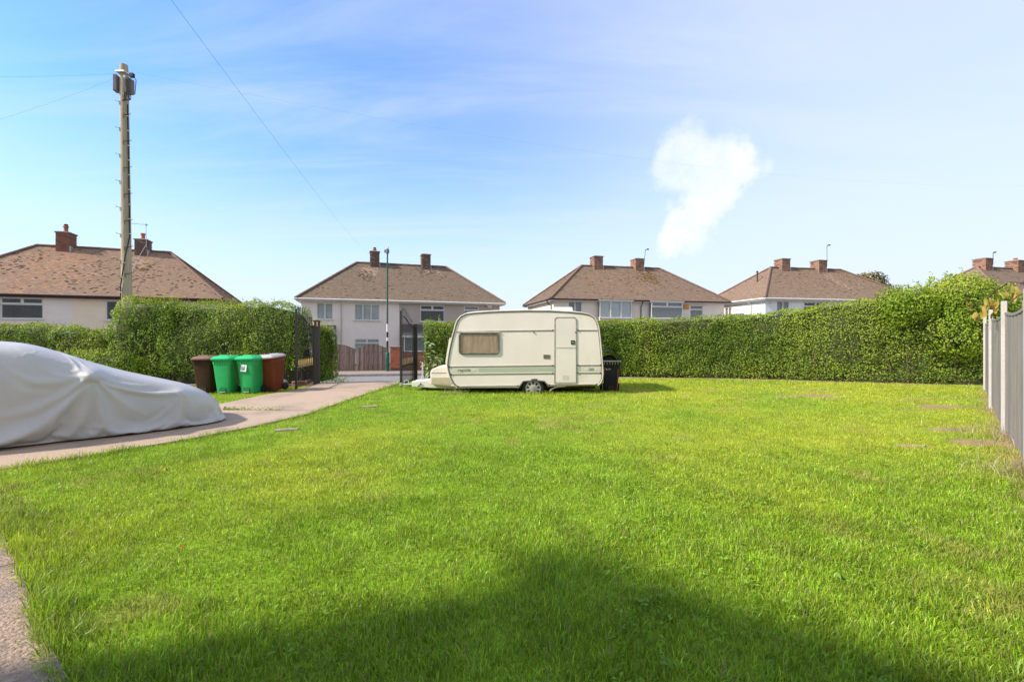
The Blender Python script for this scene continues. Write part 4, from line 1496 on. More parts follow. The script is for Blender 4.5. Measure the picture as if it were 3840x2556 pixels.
# front locker, drawbar cover, hitch, jockey wheel
lk = [(612, 938), (360, 916), (357, 800), (362, 782), (376, 758), (420, 741), (470, 733), (532, 727), (545, 800), (575, 880)]
L3 = [cz(*p, 0.5) for p in lk]
lo = MB().prism(L3, 0.5, 1.5).build("gas_locker", M_cv, cv, bevel=0.02)
MB().tube([(cz(366, 797, 0.49)[0], 0.497, cz(366, 797, 0.49)[1]), (cz(520, 796, 0.49)[0], 0.497, cz(520, 796, 0.49)[1])], 0.006, 5).build("lid_seam", M_cvdark, lo)
MB().prism([cz(*p, 0.49) for p in ((366, 845), (545, 842), (575, 905), (366, 910))], 0.494, 0.5).build("lower_panel", mat("caravan_stained", (0.50, 0.42, 0.29), (0.44, 0.36, 0.24), 3), lo)
MB().tube([(cz(364, 915, 0.49)[0], 0.495, cz(364, 915, 0.49)[1]), (cz(560, 918, 0.49)[0], 0.495, cz(560, 918, 0.49)[1])], 0.005, 5).build("lid_seam", M_cvdark, lo)
fa = [(172, 886), (172, 936), (230, 940), (400, 950), (614, 960), (614, 928), (362, 917), (356, 858), (342, 868), (300, 872), (215, 880)]
fo2 = MB().prism([cz(*p, 0.7) for p in fa], 0.7, 1.3).build("drawbar_cover", M_cvroof, cv, bevel=0.015)
A, B = cz(233, 932, 0.69), cz(262, 906, 0.69)
MB().tube([(A[0], 0.69, A[1]), (B[0], 0.685, B[1])], 0.01, 6).lathe([(0.02, -0.01), (0.02, 0.01)], 10, (B[0], 0.685, B[1]), axis="y").build("release_lever", M_rubber, fo2)
hp = lambda zx, zy, d=1.0: (cz(zx, zy, d)[0], d, cz(zx, zy, d)[1])
MB().tube([hp(185, 912), hp(62, 913)], 0.03, 8).tube([hp(96, 900), hp(98, 876), hp(116, 868), hp(136, 876), hp(140, 898)], 0.014, 6).lathe([(0.045, -0.04), (0.05, 0.03), (0.0, 0.05)], 12, hp(66, 912)).build("hitch", M_galv, cv, smooth=50)
MB().tube([hp(279, 880), hp(279, 690)], 0.020, 8).tube([hp(279, 864), hp(279, 820)], 0.034, 8).tube([hp(279, 694), hp(262, 694), hp(255, 680)], 0.010, 6).tube([hp(325, 852), hp(332, 828), hp(350, 822)], 0.012, 6).build("jockey_stand", M_galv, cv, smooth=50)
bk = empty("support_block", (*[hp(311, 975)[0]+0.356], CY0 + 1.0, 0))
tag(bk, "stack of dark brown bricks propping up the caravan drawbar", "brick stack")
for k in range(4):
    o_ = MB().box((random.uniform(-.01, .01), 0, 0.04 + k * 0.068), (0.19, 0.11, 0.064)).build("brick", M_rust if k % 2 else M_brickd, bk, bevel=0.005, segs=1)

# ------------------------------------------------------------------ wheelie bins
M_bgreen = mat("bin_green", (0.018, 0.36, 0.11), (0.015, 0.31, 0.09), 2.5, rough=0.42, spec=0.45, c3=(0.05, 0.22, 0.085), c3scale=3.5, c3lo=0.5, c3hi=0.85)
M_bgreenl = mat("bin_green_lid", (0.025, 0.45, 0.15), (0.02, 0.40, 0.13), 2.5, rough=0.42, spec=0.45)
M_bbrown = mat("bin_dark_brown", (0.060, 0.028, 0.016), (0.045, 0.021, 0.012), 3, rough=0.6, spec=0.15)
M_bbrownl = mat("bin_brown_lid", (0.22, 0.12, 0.085), (0.17, 0.09, 0.065), 3, rough=0.6, spec=0.3)
M_bred = mat("bin_red_brown", (0.17, 0.036, 0.012), (0.13, 0.029, 0.010), 3, rough=0.5, spec=0.25, c3=(0.10, 0.03, 0.015), c3scale=2)
M_bgrey = mat("bin_grey_lid", (0.46, 0.43, 0.41), (0.36, 0.335, 0.32), 3, rough=0.55)
M_bblack = mat("bin_black", (0.014, 0.012, 0.010), (0.02, 0.017, 0.014), 3, rough=0.6, spec=0.25)


def wheelie(loc, rz, lab, mb_, ml, h=1.0, w=0.49, d=0.58, tilt=0.0, lid_open=False, lid_lift=0.0):
    o = empty("wheelie_bin", loc, rz)
    o.rotation_euler = (tilt, -tilt, rz)
    tag(o, lab, "wheelie bin", "wheelie bins in the garden")
    hb = h * 0.90
    b = MB()
    bw, bd = w * 0.72, d * 0.66
    # body: tapered shell with a waist step
    sec = [(0.03, bw, bd), (0.10, bw + 0.01, bd + 0.01), (hb * 0.86, w * 0.96, d * 0.93), (hb * 0.87, w * 0.985, d * 0.96), (hb, w, d * 0.98)]
    k = len(sec)
    for z, a, c_ in sec:
        r = 0.045
        for px_, py_ in rrect(-a / 2, -c_ / 2 - 0.0, a / 2, c_ / 2, r, 3):
            b.v.append((px_, py_, z))
    m = 16
    for i in range(k - 1):
        for j in range(m):
            j2 = (j + 1) % m
            b.f.append((i * m + j, i * m + j2, (i + 1) * m + j2, (i + 1) * m + j))
    b.f.append(tuple(reversed(range(m))))
    if not lid_open:
        b.f.append(tuple((k - 1) * m + j for j in range(m)))
    else:
        b.f.append(tuple(m + j for j in range(m)))
    bod = b.build("bin_body", mb_, o, smooth=35)
    # rim and comb
    rm = MB()
    ring = [(p[0], p[1], hb - 0.01) for p in rrect(-w / 2 - 0.012, -d / 2 - 0.004, w / 2 + 0.012, d / 2 + 0.004, 0.05, 4)]
    rm.tube(ring, 0.020, 6, closed=True)
    for i in range(6):
        rm.box((-w / 2 + 0.07 + i * (w - 0.14) / 5, -d / 2 + 0.012, hb - 0.06), (0.012, 0.03, 0.09))
    rm.build("rim", ml if lid_open else mb_, o, smooth=45)
    # front foot recess: raised block, the recess shade put into its colour
    MB().bx(-0.085, 0.085, -bd / 2 - 0.026, -bd / 2 + 0.01, 0.06, 0.17).build("foot_recess_shade", mat("recess_" + mb_.name, tuple(x * 1 for x in ((0.012, 0.16, 0.05) if mb_ is M_bgreen else (0.05, 0.025, 0.015)))), o)
    MB().bx(-0.07, 0.07, -bd / 2 - 0.034, -bd / 2 - 0.005, 0.05, 0.06).build("foot_lip", M_white if mb_ is M_bgreen else mb_, o)
    # lid
    if not lid_open:
        l = MB()
        ls = [(hb + 0.012, w + 0.05, d + 0.05), (hb + 0.045, w + 0.05, d + 0.05), (hb + 0.085, w * 0.9, d * 0.9), (hb + 0.10, w * 0.55, d * 0.6)]
        for z, a, c_ in ls:
            for px_, py_ in rrect(-a / 2, -c_ / 2 - 0.015, a / 2, c_ / 2 - 0.0, 0.05, 3):
                l.v.append((px_, py_, z + 0.006 * math.cos(px_ * 9) - 0.03 * max(0, (-py_ - 0.2))))
        for i in range(3):
            for j in range(m):
                j2 = (j + 1) % m
                l.f.append((i * m + j, i * m + j2, (i + 1) * m + j2, (i + 1) * m + j))
        l.f.append(tuple(reversed(range(m))))
        l.f.append(tuple(3 * m + j for j in range(m)))
        ld = l.build("lid", ml, o, smooth=30)
        if lid_lift:
            ld.rotation_euler = (-lid_lift, 0, 0)
            ld.location = (0, d / 2 * (1 - math.cos(lid_lift)) - math.sin(lid_lift) * hb, d / 2 * math.sin(lid_lift) + hb * (1 - math.cos(lid_lift)))
        gr = MB().tube([(-0.12, -d * 0.3, hb + 0.105), (0.12, -d * 0.3, hb + 0.105)], 0.018, 6)
        gr.build("lid_grip", ml if mb_ is not M_bred else M_darkplastic, ld)
    MB().tube([(-w * 0.36, d / 2 + 0.07, hb - 0.02), (w * 0.36, d / 2 + 0.07, hb - 0.02)], 0.016, 8).bx(-w * 0.36, -w * 0.32, d / 2 - 0.02, d / 2 + 0.08, hb - 0.05, hb + 0.0).bx(w * 0.32, w * 0.36, d / 2 - 0.02, d / 2 + 0.08, hb - 0.05, hb + 0.0).build("handle", mb_, o)
    for sx in (-1, 1):
        MB().lathe([(0.06, -0.026), (0.098, -0.024), (0.102, 0.0), (0.098, 0.024), (0.06, 0.026)], 22, (sx * (bw / 2 + 0.055), bd / 2 + 0.0, 0.10), axis="x").build("wheel", M_rubber, o, smooth=35)
    MB().tube([(-bw / 2 - 0.07, bd / 2, 0.10), (bw / 2 + 0.07, bd / 2, 0.10)], 0.014, 6).build("axle", M_galv, o)
    return o


bA = wheelie((-8.16, 12.2, 0.0), R(4), "dark brown wheelie bin, leftmost of four, half behind the covered car", M_bbrown, M_bbrownl, h=0.99, w=0.47)
bB = wheelie((-7.55, 12.1, 0.0), R(-3), "plain green wheelie bin without a sticker, beside the dark brown bin", M_bgreen, M_bgreenl, h=1.0)
bC = wheelie((-6.95, 12.15, 0.0), R(-5), "green wheelie bin with a white square sticker", M_bgreen, M_bgreenl, h=1.0)
bD = wheelie((-6.60, 12.55, 0.0), R(-6), "red brown wheelie bin with a grey lid, leaning near the iron gate", M_bred, M_bgrey, h=1.03, w=0.57, d=0.60, tilt=R(3.5))
# sticker with a litter figure
st = MB().bx(-0.08, 0.08, -0.004, 0.0, -0.09, 0.09).build("sticker", mat("sticker_white", (0.72, 0.74, 0.70), (0.62, 0.66, 0.60), 8), bC)
st.location = (-0.03, -0.277, 0.68)
st.rotation_euler = (R(-4), R(4), 0)
fg = MB().lathe([(0.016, -0.0065), (0.016, -0.0045)], 12, (0.018, 0, 0.032), axis="y")
fg.prism([(0.004, 0.014), (0.030, 0.014), (0.030, -0.03), (0.010, -0.03)], -0.0063, -0.0045)
fg.prism([(-0.03, -0.045), (0.034, -0.045), (0.034, -0.026), (0.0, -0.026)], -0.0063, -0.0045)
fg.build("figure_print", mat("print_dark", (0.04, 0.06, 0.05)), st)
MB().prism([(-0.052, -0.015), (-0.03, -0.015), (-0.026, 0.02), (-0.056, 0.02)], -0.0063, -0.0045).build("bin_print", mat("print_grey", (0.5, 0.52, 0.5)), st)

bE = wheelie((2.72, 12.62, 0.0), R(-6), "black wheelie bin with red strips and its lid propped open, behind the caravan", M_bblack, M_bgrey, h=0.94, w=0.50, d=0.56, lid_open=True)
ol = MB()
kk = 10
for i in range(kk + 1):
    a = i / kk
    for j in (0, 1):
        x = -0.30 + 0.66 * a
        z = 0.875 + 0.235 * math.sin(PI * (0.30 + 0.66 * a)) ** 1.0
        ol.v.append((x, -0.30 + 0.60 * j, z))
for i in range(kk):
    ol.f.append((2 * i, 2 * i + 2, 2 * i + 3, 2 * i + 1))
lidm = ol.build("lid", mat("bin_black_lid", (0.05, 0.05, 0.048), (0.038, 0.038, 0.036), 3, rough=0.45), bE, smooth=60)
sm_ = lidm.modifiers.new("solid", "SOLIDIFY")
sm_.thickness = 0.018
bag = MB()
for i in range(7):
    for j in range(10):
        a, b_ = i / 6 * PI / 2, j / 10 * 2 * PI
        rr_ = 0.20 + 0.02 * math.sin(j * 2.3 + i)
        bag.v.append((-0.03 + rr_ * math.cos(b_) * math.cos(a), rr_ * math.sin(b_) * math.cos(a), 0.82 + 0.17 * math.sin(a)))
for i in range(6):
    for j in range(10):
        j2 = (j + 1) % 10
        bag.f.append((i * 10 + j, i * 10 + j2, (i + 1) * 10 + j2, (i + 1) * 10 + j))
bg_ = bag.build("rubbish_bag", M_rubber, None, smooth=60)
bg_.location = (2.72, 12.62, 0.0)
tag(bg_, "black rubbish bag bulging out of the open black bin", "rubbish bag")
M_red = mat("red_tape", (0.30, 0.045, 0.03), (0.24, 0.035, 0.025), 5, rough=0.35)
rs = MB().bx(-0.012, 0.012, -0.006, 0.0, -0.37, 0.33).build("red_strip", M_red, bE)
rs.location = (0.175, -0.268, 0.44)
rs.rotation_euler = (R(-7.0), R(3.2), 0)
rb = MB().lathe([(0.05, -0.004), (0.05, 0.004)], 14, (0, 0, 0), axis="y").prism([(-0.045, -0.01), (0.045, -0.01), (0.0, -0.10)], -0.0038, 0.0038).build("red_emblem", M_red, bE)
rb.location = (-0.19, -0.275, 0.62)
rb.rotation_euler = (R(-7), 0, 0)
nm = MB().bx(-0.10, -0.085, -0.004, 0, -0.02, 0.02).bx(-0.085, -0.045, -0.004, 0, -0.02, -0.008).bx(-0.03, -0.015, -0.004, 0, -0.015, 0.025).bx(0.01, 0.022, -0.004, 0, -0.006, 0.012).build("white_marks", M_white, bE)
nm.location = (-0.03, -0.277, 0.62)
nm.rotation_euler = (R(-7), 0, 0)

# ------------------------------------------------------------------ iron gates and posts


M_goldd = mat("gold_dull", (0.30, 0.21, 0.10), (0.12, 0.09, 0.05), 12, rough=0.5)


def iron_gate(hinge, free, label, side):
    h = Vector((*hinge, 0))
    f = Vector((*free, 0))
    d = f - h
    W = d.length
    o = empty("iron_gate", h, math.atan2(d.y, d.x))
    tag(o, label, "gate", "black iron driveway gates")
    top = lambda u: 1.80 + 0.30 * (0.5 - 0.5 * math.cos(PI * min(1, max(0, (u - 0.02) / 0.80))))
    fr = MB()
    fr.bx(-0.02, 0.02, -0.02, 0.02, 0.10, 1.86)
    fr.build("stile", M_black, o)
    MB().bx(W - 0.025, W + 0.025, -0.025, 0.025, 0.04, 2.26).build("stile", M_black, o)
    MB().bx(0.02, W - 0.025, -0.015, 0.015, 0.09, 0.13).build("bottom_rail", M_black, o)
    MB().bx(0.02, W - 0.025, -0.018, 0.018, 0.62, 0.66).build("middle_rail", M_black if side > 0 else mat("rail_gilt", (0.30, 0.21, 0.10), (0.12, 0.08, 0.04), 8, rough=0.5), o)
    k = 14
    MB().tube([(W * i / k, 0, top(i / k)) for i in range(k + 1)], 0.019, 6).build("curved_rail", M_black, o, smooth=60)
    nb = 8
    for i in range(1, nb + 1):
        u = i / (nb + 1)
        zt = top(u) + 0.15 + 0.05 * u
        b_ = MB().tube([(W * u, 0, 0.13), (W * u, 0, zt)], 0.0065, 6)
        b_.lathe([(0.009, 0), (0.019, 0.02), (0.0, 0.10)], 6, (W * u, 0, zt))
        b_.build("bar", M_black, o)
    for i in range(2 * nb + 1):
        u = (i + 0.7) / (2 * nb + 1.4)
        MB().tube([(W * u, 0, 0.13), (W * u, 0, 0.70)], 0.0055, 5).build("short_bar", M_black, o)
        if i % 2 == 0:
            MB().lathe([(0.010, 0.66), (0.011, 0.70), (0.017, 0.73), (0.013, 0.77), (0.016, 0.80), (0.0, 0.87)], 8, (W * u, 0, 0)).build("finial", M_gold if side < 0 else M_goldd, o, smooth=50)
    return o


iron_gate((-6.22, 14.22), (-6.03, 12.72), "open black iron gate leaf with gold spear tips, beside the red brown bin", -1)
iron_gate((-3.20, 14.72), (-3.235, 13.25), "open black iron gate leaf next to the caravan hitch", 1)


def gate_post(x, y, h, label, w):
    o = empty("gate_post", (x, y, 0))
    tag(o, label, "gate post", "black iron gate posts")
    MB().bx(-w / 2, w / 2, -w / 2, w / 2, -0.1, h).build("post", M_black, o, bevel=0.006)
    MB().box((0, 0, h + 0.012), (w + 0.02, w + 0.02, 0.02)).build("cap", M_black, o)
    if w > 0.12:
        MB().bx(-w / 2 - 0.004, -w / 2 + 0.03, -w / 2 - 0.005, -w / 2 - 0.0005, h - 0.16, h - 0.02).bx(w / 2 - 0.045, w / 2 - 0.02, -w / 2 - 0.005, -w / 2 - 0.0005, h - 0.16, h - 0.02).build("gold_trim", M_gold, o)


gate_post(-6.17, 14.38, 1.99, "thick black gate post with gold trim, against the left hedge end", 0.16)
gate_post(-3.13, 14.80, 1.88, "slim black gate post half grown into the hedge by the caravan", 0.10)

# rubble by the left gate
for x, y, z, rz, rx, m, lb in ((-6.62, 13.75, 0.04, 0.2, 0, M_brickr2, "orange brick lying flat at the left end of the rubble by the iron gate"),
                               (-6.40, 13.9, 0.04, 1.1, 0, M_brickb, "brown brick lying crosswise at the back of the rubble by the iron gate"),
                               (-6.55, 13.8, 0.11, 0.5, 0.1, M_brickb, "pale brown brick resting on top of the left rubble brick by the iron gate"),
                               (-6.45, 13.6, 0.04, -0.3, 0, M_brickd, "dark sooty brick at the front of the rubble by the iron gate"),
                               (-6.35, 13.95, 0.11, 0.2, 0.05, M_brickr2, "orange brick stacked on another brick close to the thick gate post"),
                               (-6.25, 13.95, 0.13, 1.4, 1.45, M_brickb, "brown brick standing on end against the thick gate post")):
    b = MB().box((0, 0, 0), (0.22, 0.105, 0.068)).build("loose_brick", m, None, bevel=0.006, segs=1)
    b.location = (x, y, z)
    b.rotation_euler = (rx, 0, rz)
    tag(b, lb, "brick", "loose bricks by the gate")
bm = bmesh.new()
bmesh.ops.create_icosphere(bm, subdivisions=2, radius=0.17)
for v in bm.verts:
    v.co *= 0.8 + 0.45 * random.random()
    v.co.z *= 0.8
me = bpy.data.meshes.new("stone")
bm.to_mesh(me)
bm.free()
me.materials.append(mat("grey_stone", (0.20, 0.20, 0.20), (0.13, 0.13, 0.125), 6, rough=0.9))
so = link_mesh("stone", me)
so.location = (-6.05 - 0.55, 13.15, 0.1)
tag(so, "grey lump of stone on the ground right of the red brown bin", "stone")

# ------------------------------------------------------------------ covered car
NOSE = Vector((-5.47, 8.43))
AX = Vector((-0.714, -0.70))           # nose to tail
LAT = Vector((0.70, -0.714))           # towards the camera side
CLEN, CHW = 4.35, 0.90
hs = np.array([0.0, 0.3, 0.7, 1.2, 1.7, 2.0, 2.5, 3.0, 3.5, 4.0, 4.35])
hh = np.array([0.50, 0.63, 0.72, 0.855, 1.045, 1.185, 1.365, 1.41, 1.34, 1.10, 0.88])
tt = np.array([0, 0.15, 0.30, 0.45, 0.60, 0.72, 0.84, 0.93, 1.0])
tL = np.array([0, 0.27, 0.52, 0.74, 0.90, 0.975, 1.0, 0.99, 0.955])
tZ = np.array([1, 0.995, 0.98, 0.925, 0.77, 0.55, 0.30, 0.12, 0.0])
NP, NR = 400, 80


def smooth_interp(xq, xp, fp):
    """Monotone cubic interpolation."""
    h_ = np.diff(xp)
    d_ = np.diff(fp) / h_
    m_ = np.zeros(len(xp))
    m_[1:-1] = np.where(d_[:-1] * d_[1:] > 0, 2 * d_[:-1] * d_[1:] / (d_[:-1] + d_[1:] + 1e-12), 0)
    m_[0], m_[-1] = d_[0], d_[-1]
    i = np.clip(np.searchsorted(xp, xq) - 1, 0, len(h_) - 1)
    t_ = (xq - xp[i]) / h_[i]
    return ((2 * t_ ** 3 - 3 * t_ ** 2 + 1) * fp[i] + (t_ ** 3 - 2 * t_ ** 2 + t_) * h_[i] * m_[i] + (-2 * t_ ** 3 + 3 * t_ ** 2) * fp[i + 1] + (t_ ** 3 - t_ ** 2) * h_[i] * m_[i + 1])


def car_shape(NP, NR, grow, lift, tuckamt, bump):
    """A closed-over car form on a polar grid; grow widens it, lift raises the hem."""
    pd = np.linspace(0, 2 * PI, 20001)
    c_, s_ = np.cos(pd), np.sin(pd)
    ox = 2.15 * np.sign(c_) * np.abs(c_) ** 0.52
    oy = CHW * np.sign(s_) * np.abs(s_) ** 0.52
    al = np.concatenate([[0], np.cumsum(np.hypot(np.diff(ox), np.diff(oy)))])
    ph = np.interp(al[-1] * np.arange(NP) / NP, al, pd)
    rho = (np.arange(NR) + 0.6) / (NR - 0.4)
    PH, RH = np.meshgrid(ph, rho, indexing="ij")
    ce, se = np.cos(PH), np.sin(PH)
    os_ = 2.15 * np.sign(ce) * np.abs(ce) ** 0.52
    oq = CHW * np.sign(se) * np.abs(se) ** 0.52
    Lf = smooth_interp(RH.ravel(), tt, tL).reshape(RH.shape)
    Zf = smooth_interp(RH.ravel(), tt, tZ).reshape(RH.shape)
    tuck = np.clip((RH - 0.74) / 0.26, 0, 1) * np.abs(ce) ** 3 * tuckamt
    S = 2.15 + os_ * Lf * (1 - 0.16 * tuck) * grow
    Q = oq * Lf * (1 - 0.10 * tuck) * grow
    H = smooth_interp(np.clip(2.15 + (S - 2.15) / grow, 0, CLEN).ravel(), hs, hh).reshape(S.shape)
    Z = H * Zf + lift
    if bump:                            # door mirrors
        for q_ in (-1, 1):
            w = np.exp(-(((S - 1.74) / 0.11) ** 2 + ((Z - 0.93) / 0.10) ** 2)) * (Q * q_ > 0.3)
            Q = Q + q_ * 0.19 * w
            w = np.exp(-(((S - 0.68) / 0.09) ** 2 + ((Z - 0.55) / 0.07) ** 2)) * (Q * q_ > 0.3)
            Q = Q + q_ * 0.07 * w
            Z = Z + 0.03 * w
    return S, Q, Z


def car_world(S, Q, Z):
    return np.stack([(NOSE.x + AX.x * S + LAT.x * Q - cc.location.x).ravel(), (NOSE.y + AX.y * S + LAT.y * Q - cc.location.y).ravel(), Z.ravel()], 1)


def grid_faces(NP, NR):
    ii = np.arange(NP)[:, None]
    jj = np.arange(NR - 1)[None]
    F4 = np.stack([ii * NR + jj, ii * NR + jj + 1, ((ii + 1) % NP) * NR + jj + 1, ((ii + 1) % NP) * NR + jj], 2).reshape(-1, 4)
    F3 = np.stack([np.arange(NP) * NR, ((np.arange(NP) + 1) % NP) * NR, np.full(NP, NP * NR)], 1)
    return [F4, F3]


M_cover = mat("car_cover_fabric", (0.50, 0.475, 0.455), (0.455, 0.43, 0.41), 1.8, detail=8, rough=0.42, spec=0.45, bump=0.08, bscale=26,
              c3=(0.43, 0.405, 0.37), c3scale=1.4, c3lo=0.52, c3hi=0.9)
cc = empty("covered_car", (NOSE.x + AX.x * 2.15, NOSE.y + AX.y * 2.15, 0))
tag(cc, "parked car hidden under a creased silver grey cover, on the pink driveway", "car")
# the car's own form, used as the thing the sheet is draped over
S, Q, Z = car_shape(160, 40, 1.0, 0.03, 1.0, True)
V = car_world(S, Q, Z)
V = np.concatenate([V, V.reshape(160, 40, 3)[:, 0].mean(0)[None] + [[0, 0, 0.002]]])
form = np_mesh("car_form", V, grid_faces(160, 40), M_rubber, None, smooth=True)
bpy.context.view_layer.update()
form.location = cc.location
bm = bmesh.new()
bm.from_mesh(form.data)
bmesh.ops.recalc_face_normals(bm, faces=bm.faces)
bm.to_mesh(form.data)
bm.free()
form.modifiers.new("collision", "COLLISION")
form.collision.thickness_outer = 0.012
form.collision.cloth_friction = 12
flo = MB().bx(-12, 0, 0, 14, -0.5, 0.022).build("floor_form", M_rubber)
flo.modifiers.new("collision", "COLLISION")
flo.collision.thickness_outer = 0.008
flo.collision.cloth_friction = 15
# the sheet: cut a little larger than the car all round
NP, NR = 300, 62
S, Q, Z = car_shape(NP, NR, 1.12, 0.05, 0.9, False)
Z = Z * 1.10
g_ = np.random.default_rng(4)
V = car_world(S, Q, Z)
V[:, 2] += 0.05 * (fnoise(V, 2.2, 6, 2) - 0.5)
V[:, :2] += 0.05 * np.stack([fnoise(V, 2.6, 16, 2) - 0.5, fnoise(V, 2.6, 26, 2) - 0.5], 1)
V[:, 2] = np.maximum(V[:, 2], 0.05)
V = np.concatenate([V, V.reshape(NP, NR, 3)[:, 0].mean(0)[None] + [[0, 0, 0.003]]])
co_ = np_mesh("car_cover", V, grid_faces(NP, NR), M_cover, None, smooth=True)
co_.location = cc.location
cl = co_.modifiers.new("cloth", "CLOTH")
st_ = cl.settings
st_.quality = 4
st_.mass = 0.35
st_.tension_stiffness = st_.compression_stiffness = 25
st_.shear_stiffness = 12
st_.bending_stiffness = 0.06
st_.air_damping = 1.5
st_.tension_damping = st_.compression_damping = 12
hem = co_.vertex_groups.new(name="hem")
hem.add([i * NR + j for i in range(NP) for j in range(NR - 3, NR)], 1.0, "REPLACE")
st_.vertex_group_shrink = "hem"
st_.shrink_min = 0.0
st_.shrink_max = 0.10
cl.collision_settings.collision_quality = 2
cl.collision_settings.distance_min = 0.010
cl.collision_settings.use_self_collision = False
cl.point_cache.frame_start, cl.point_cache.frame_end = 1, 28
sc.frame_start, sc.frame_end = 1, 28
for f_ in range(1, 28 + 1):
    sc.frame_set(f_)
dg_ = bpy.context.evaluated_depsgraph_get()
nme = bpy.data.meshes.new_from_object(co_.evaluated_get(dg_))
sc.frame_set(1)
bpy.data.objects.remove(form)
bpy.data.objects.remove(flo)
co_.modifiers.clear()
co_.data = nme
co_.parent = cc
co_.location = (0, 0, 0)
nme.shade_smooth()
sb_ = co_.modifiers.new("smooth", "SUBSURF")
sb_.levels = sb_.render_levels = 1


def carpt(s, q, z):
    return (NOSE.x + AX.x * s + LAT.x * q - cc.location.x, NOSE.y + AX.y * s + LAT.y * q - cc.location.y, z)


MB().bx(-0.02, 0.02, -0.01, 0.01, 0.02, 0.16).build("strap", M_rubber, cc).location = carpt(2.95, 0.93, 0.0)

# ------------------------------------------------------------------ telegraph pole and wires
M_pole = mat("pole_wood", (0.47, 0.39, 0.28), (0.33, 0.27, 0.19), 5, detail=9, rough=0.9, stretch=(5, 5, 0.35), bump=0.6, bscale=14,
             c3=(0.22, 0.18, 0.125), c3scale=2.0, c3lo=0.6, c3hi=0.75)
TP = Vector((-13.12, 15.55, 0))
tp = empty("telegraph_pole", TP)
tag(tp, "tall wooden telegraph pole with climbing steps and junction boxes, behind the left hedge", "telegraph pole")
PT = Vector((-0.14, 0.0, 10.78))
pts = [Vector((0, 0, -0.3)).lerp(PT, f) for f in (0, 0.25, 0.5, 0.75, 0.985, 1.0)]
MB().tube(pts, [0.160, 0.150, 0.140, 0.130, 0.120, 0.108], 18).build("pole", M_pole, tp, smooth=50)
pp = lambda z: Vector((0, 0, -0.3)).lerp(PT, (z + 0.3) / 11.08)
pr = lambda z: 0.178 - 0.042 * (z + 0.3) / 11.08
for i, z in enumerate(np.arange(3.2, 9.6, 0.45)):
    sd = -1 if i % 2 == 0 else 1
    c_ = pp(z)
    r_ = pr(z)
    MB().tube([c_ + Vector((sd * r_ * 0.5, -r_ * 0.85, -0.14)), c_ + Vector((sd * r_ * 0.45, -r_ * 0.95, -0.02)), c_ + Vector((sd * (r_ + 0.01), -r_ * 0.4, 0.0)), c_ + Vector((sd * (r_ + 0.11), -r_ * 0.4, 0.02)), c_ + Vector((sd * (r_ + 0.12), -r_ * 0.4, 0.05))], 0.009, 6).build("step", M_black, tp)
cab = [pp(z) + Vector((pr(z) + 0.012, -0.05, 0)) for z in np.arange(9.4, 4.6, -0.5)]
cab += [pp(4.2) + Vector((0.10, -pr(4.2) - 0.012, 0)), pp(3.7) + Vector((0.02, -pr(3.7) - 0.014, 0)), pp(3.2) + Vector((-0.06, -pr(3.2) - 0.01, 0)), pp(2.7) + Vector((-0.10, -0.14, 0)), pp(1.5) + Vector((-0.11, -0.14, 0))]
MB().tube(cab, 0.017, 6).build("cable", M_rubber, tp, smooth=60)
clip = MB()
for z in np.arange(3.0, 9.3, 0.5):
    if z > 4.6:
        clip.box(pp(z) + Vector((pr(z) + 0.02, -0.055, 0)), (0.03, 0.05, 0.025))
for z, dx_ in ((4.0, 0.07), (3.5, 0.0), (3.0, -0.07), (2.5, -0.1)):
    clip.box(pp(z) + Vector((dx_, -pr(z) - 0.01, 0)), (0.07, 0.03, 0.02))
clip.build("cable_clip", M_white, tp, kind="stuff")
tz = 10.12
M_jbox = mat("junction_box_grey", (0.15, 0.135, 0.14), (0.21, 0.19, 0.195), 6, rough=0.6)
b1_ = MB().bx(-0.27, -0.15, -0.13, 0.10, tz - 0.30, tz + 0.26).build("junction_box", M_jbox, tp, bevel=0.02)
b1_.location = (PT.x, 0, 0)
b1_.rotation_euler = (0, 0, R(12))
b2_ = MB().bx(0.14, 0.36, -0.14, 0.06, tz - 0.38, tz + 0.12).build("junction_box", M_jbox, tp, bevel=0.02)
b2_.location = (PT.x, 0, 0)
b2_.rotation_euler = (0, 0, R(-8))
k_ = MB()
for i in range(9):
    x_ = PT.x + 0.15 + i * 0.03
    k_.tube([(x_, -0.19, tz + 0.12), (x_ + 0.01, -0.2, tz - 0.30), (x_ + random.uniform(-.03, .05), -0.17, tz - 0.55 - random.uniform(0, 0.12)), (x_ - 0.12, -0.12, tz - 0.62)], 0.009, 5)
k_.tube([(PT.x + 0.3, -0.1, tz + 0.2), (PT.x + 0.36, -0.12, tz + 0.30), (PT.x + 0.5, -0.1, tz + 0.08), (PT.x + 0.46, -0.1, tz - 0.4)], 0.012, 5)
k_.box((PT.x + 0.36, -0.1, tz + 0.24), (0.12, 0.1, 0.13))
k_.build("cable_bundle", M_rubber, tp, smooth=50)
MB().bx(PT.x + 0.11, PT.x + 0.145, -0.15, -0.10, tz - 0.42, tz + 0.22).build("white_conduit", M_white, tp)
MB().box((PT.x, -0.02, tz + 0.36), (0.30, 0.32, 0.05)).build("band_clamp", M_galv, tp)


def wire(name, A, B, sag, r, label, n=24):
    A, B = Vector(A), Vector(B)
    pts = [A.lerp(B, i / n) + Vector((0, 0, -sag * 4 * (i / n) * (1 - i / n))) for i in range(n + 1)]
    o = MB().tube(pts, r, 5).build(name, M_rubber, None, smooth=60)
    tag(o, label, "cable")
    return o


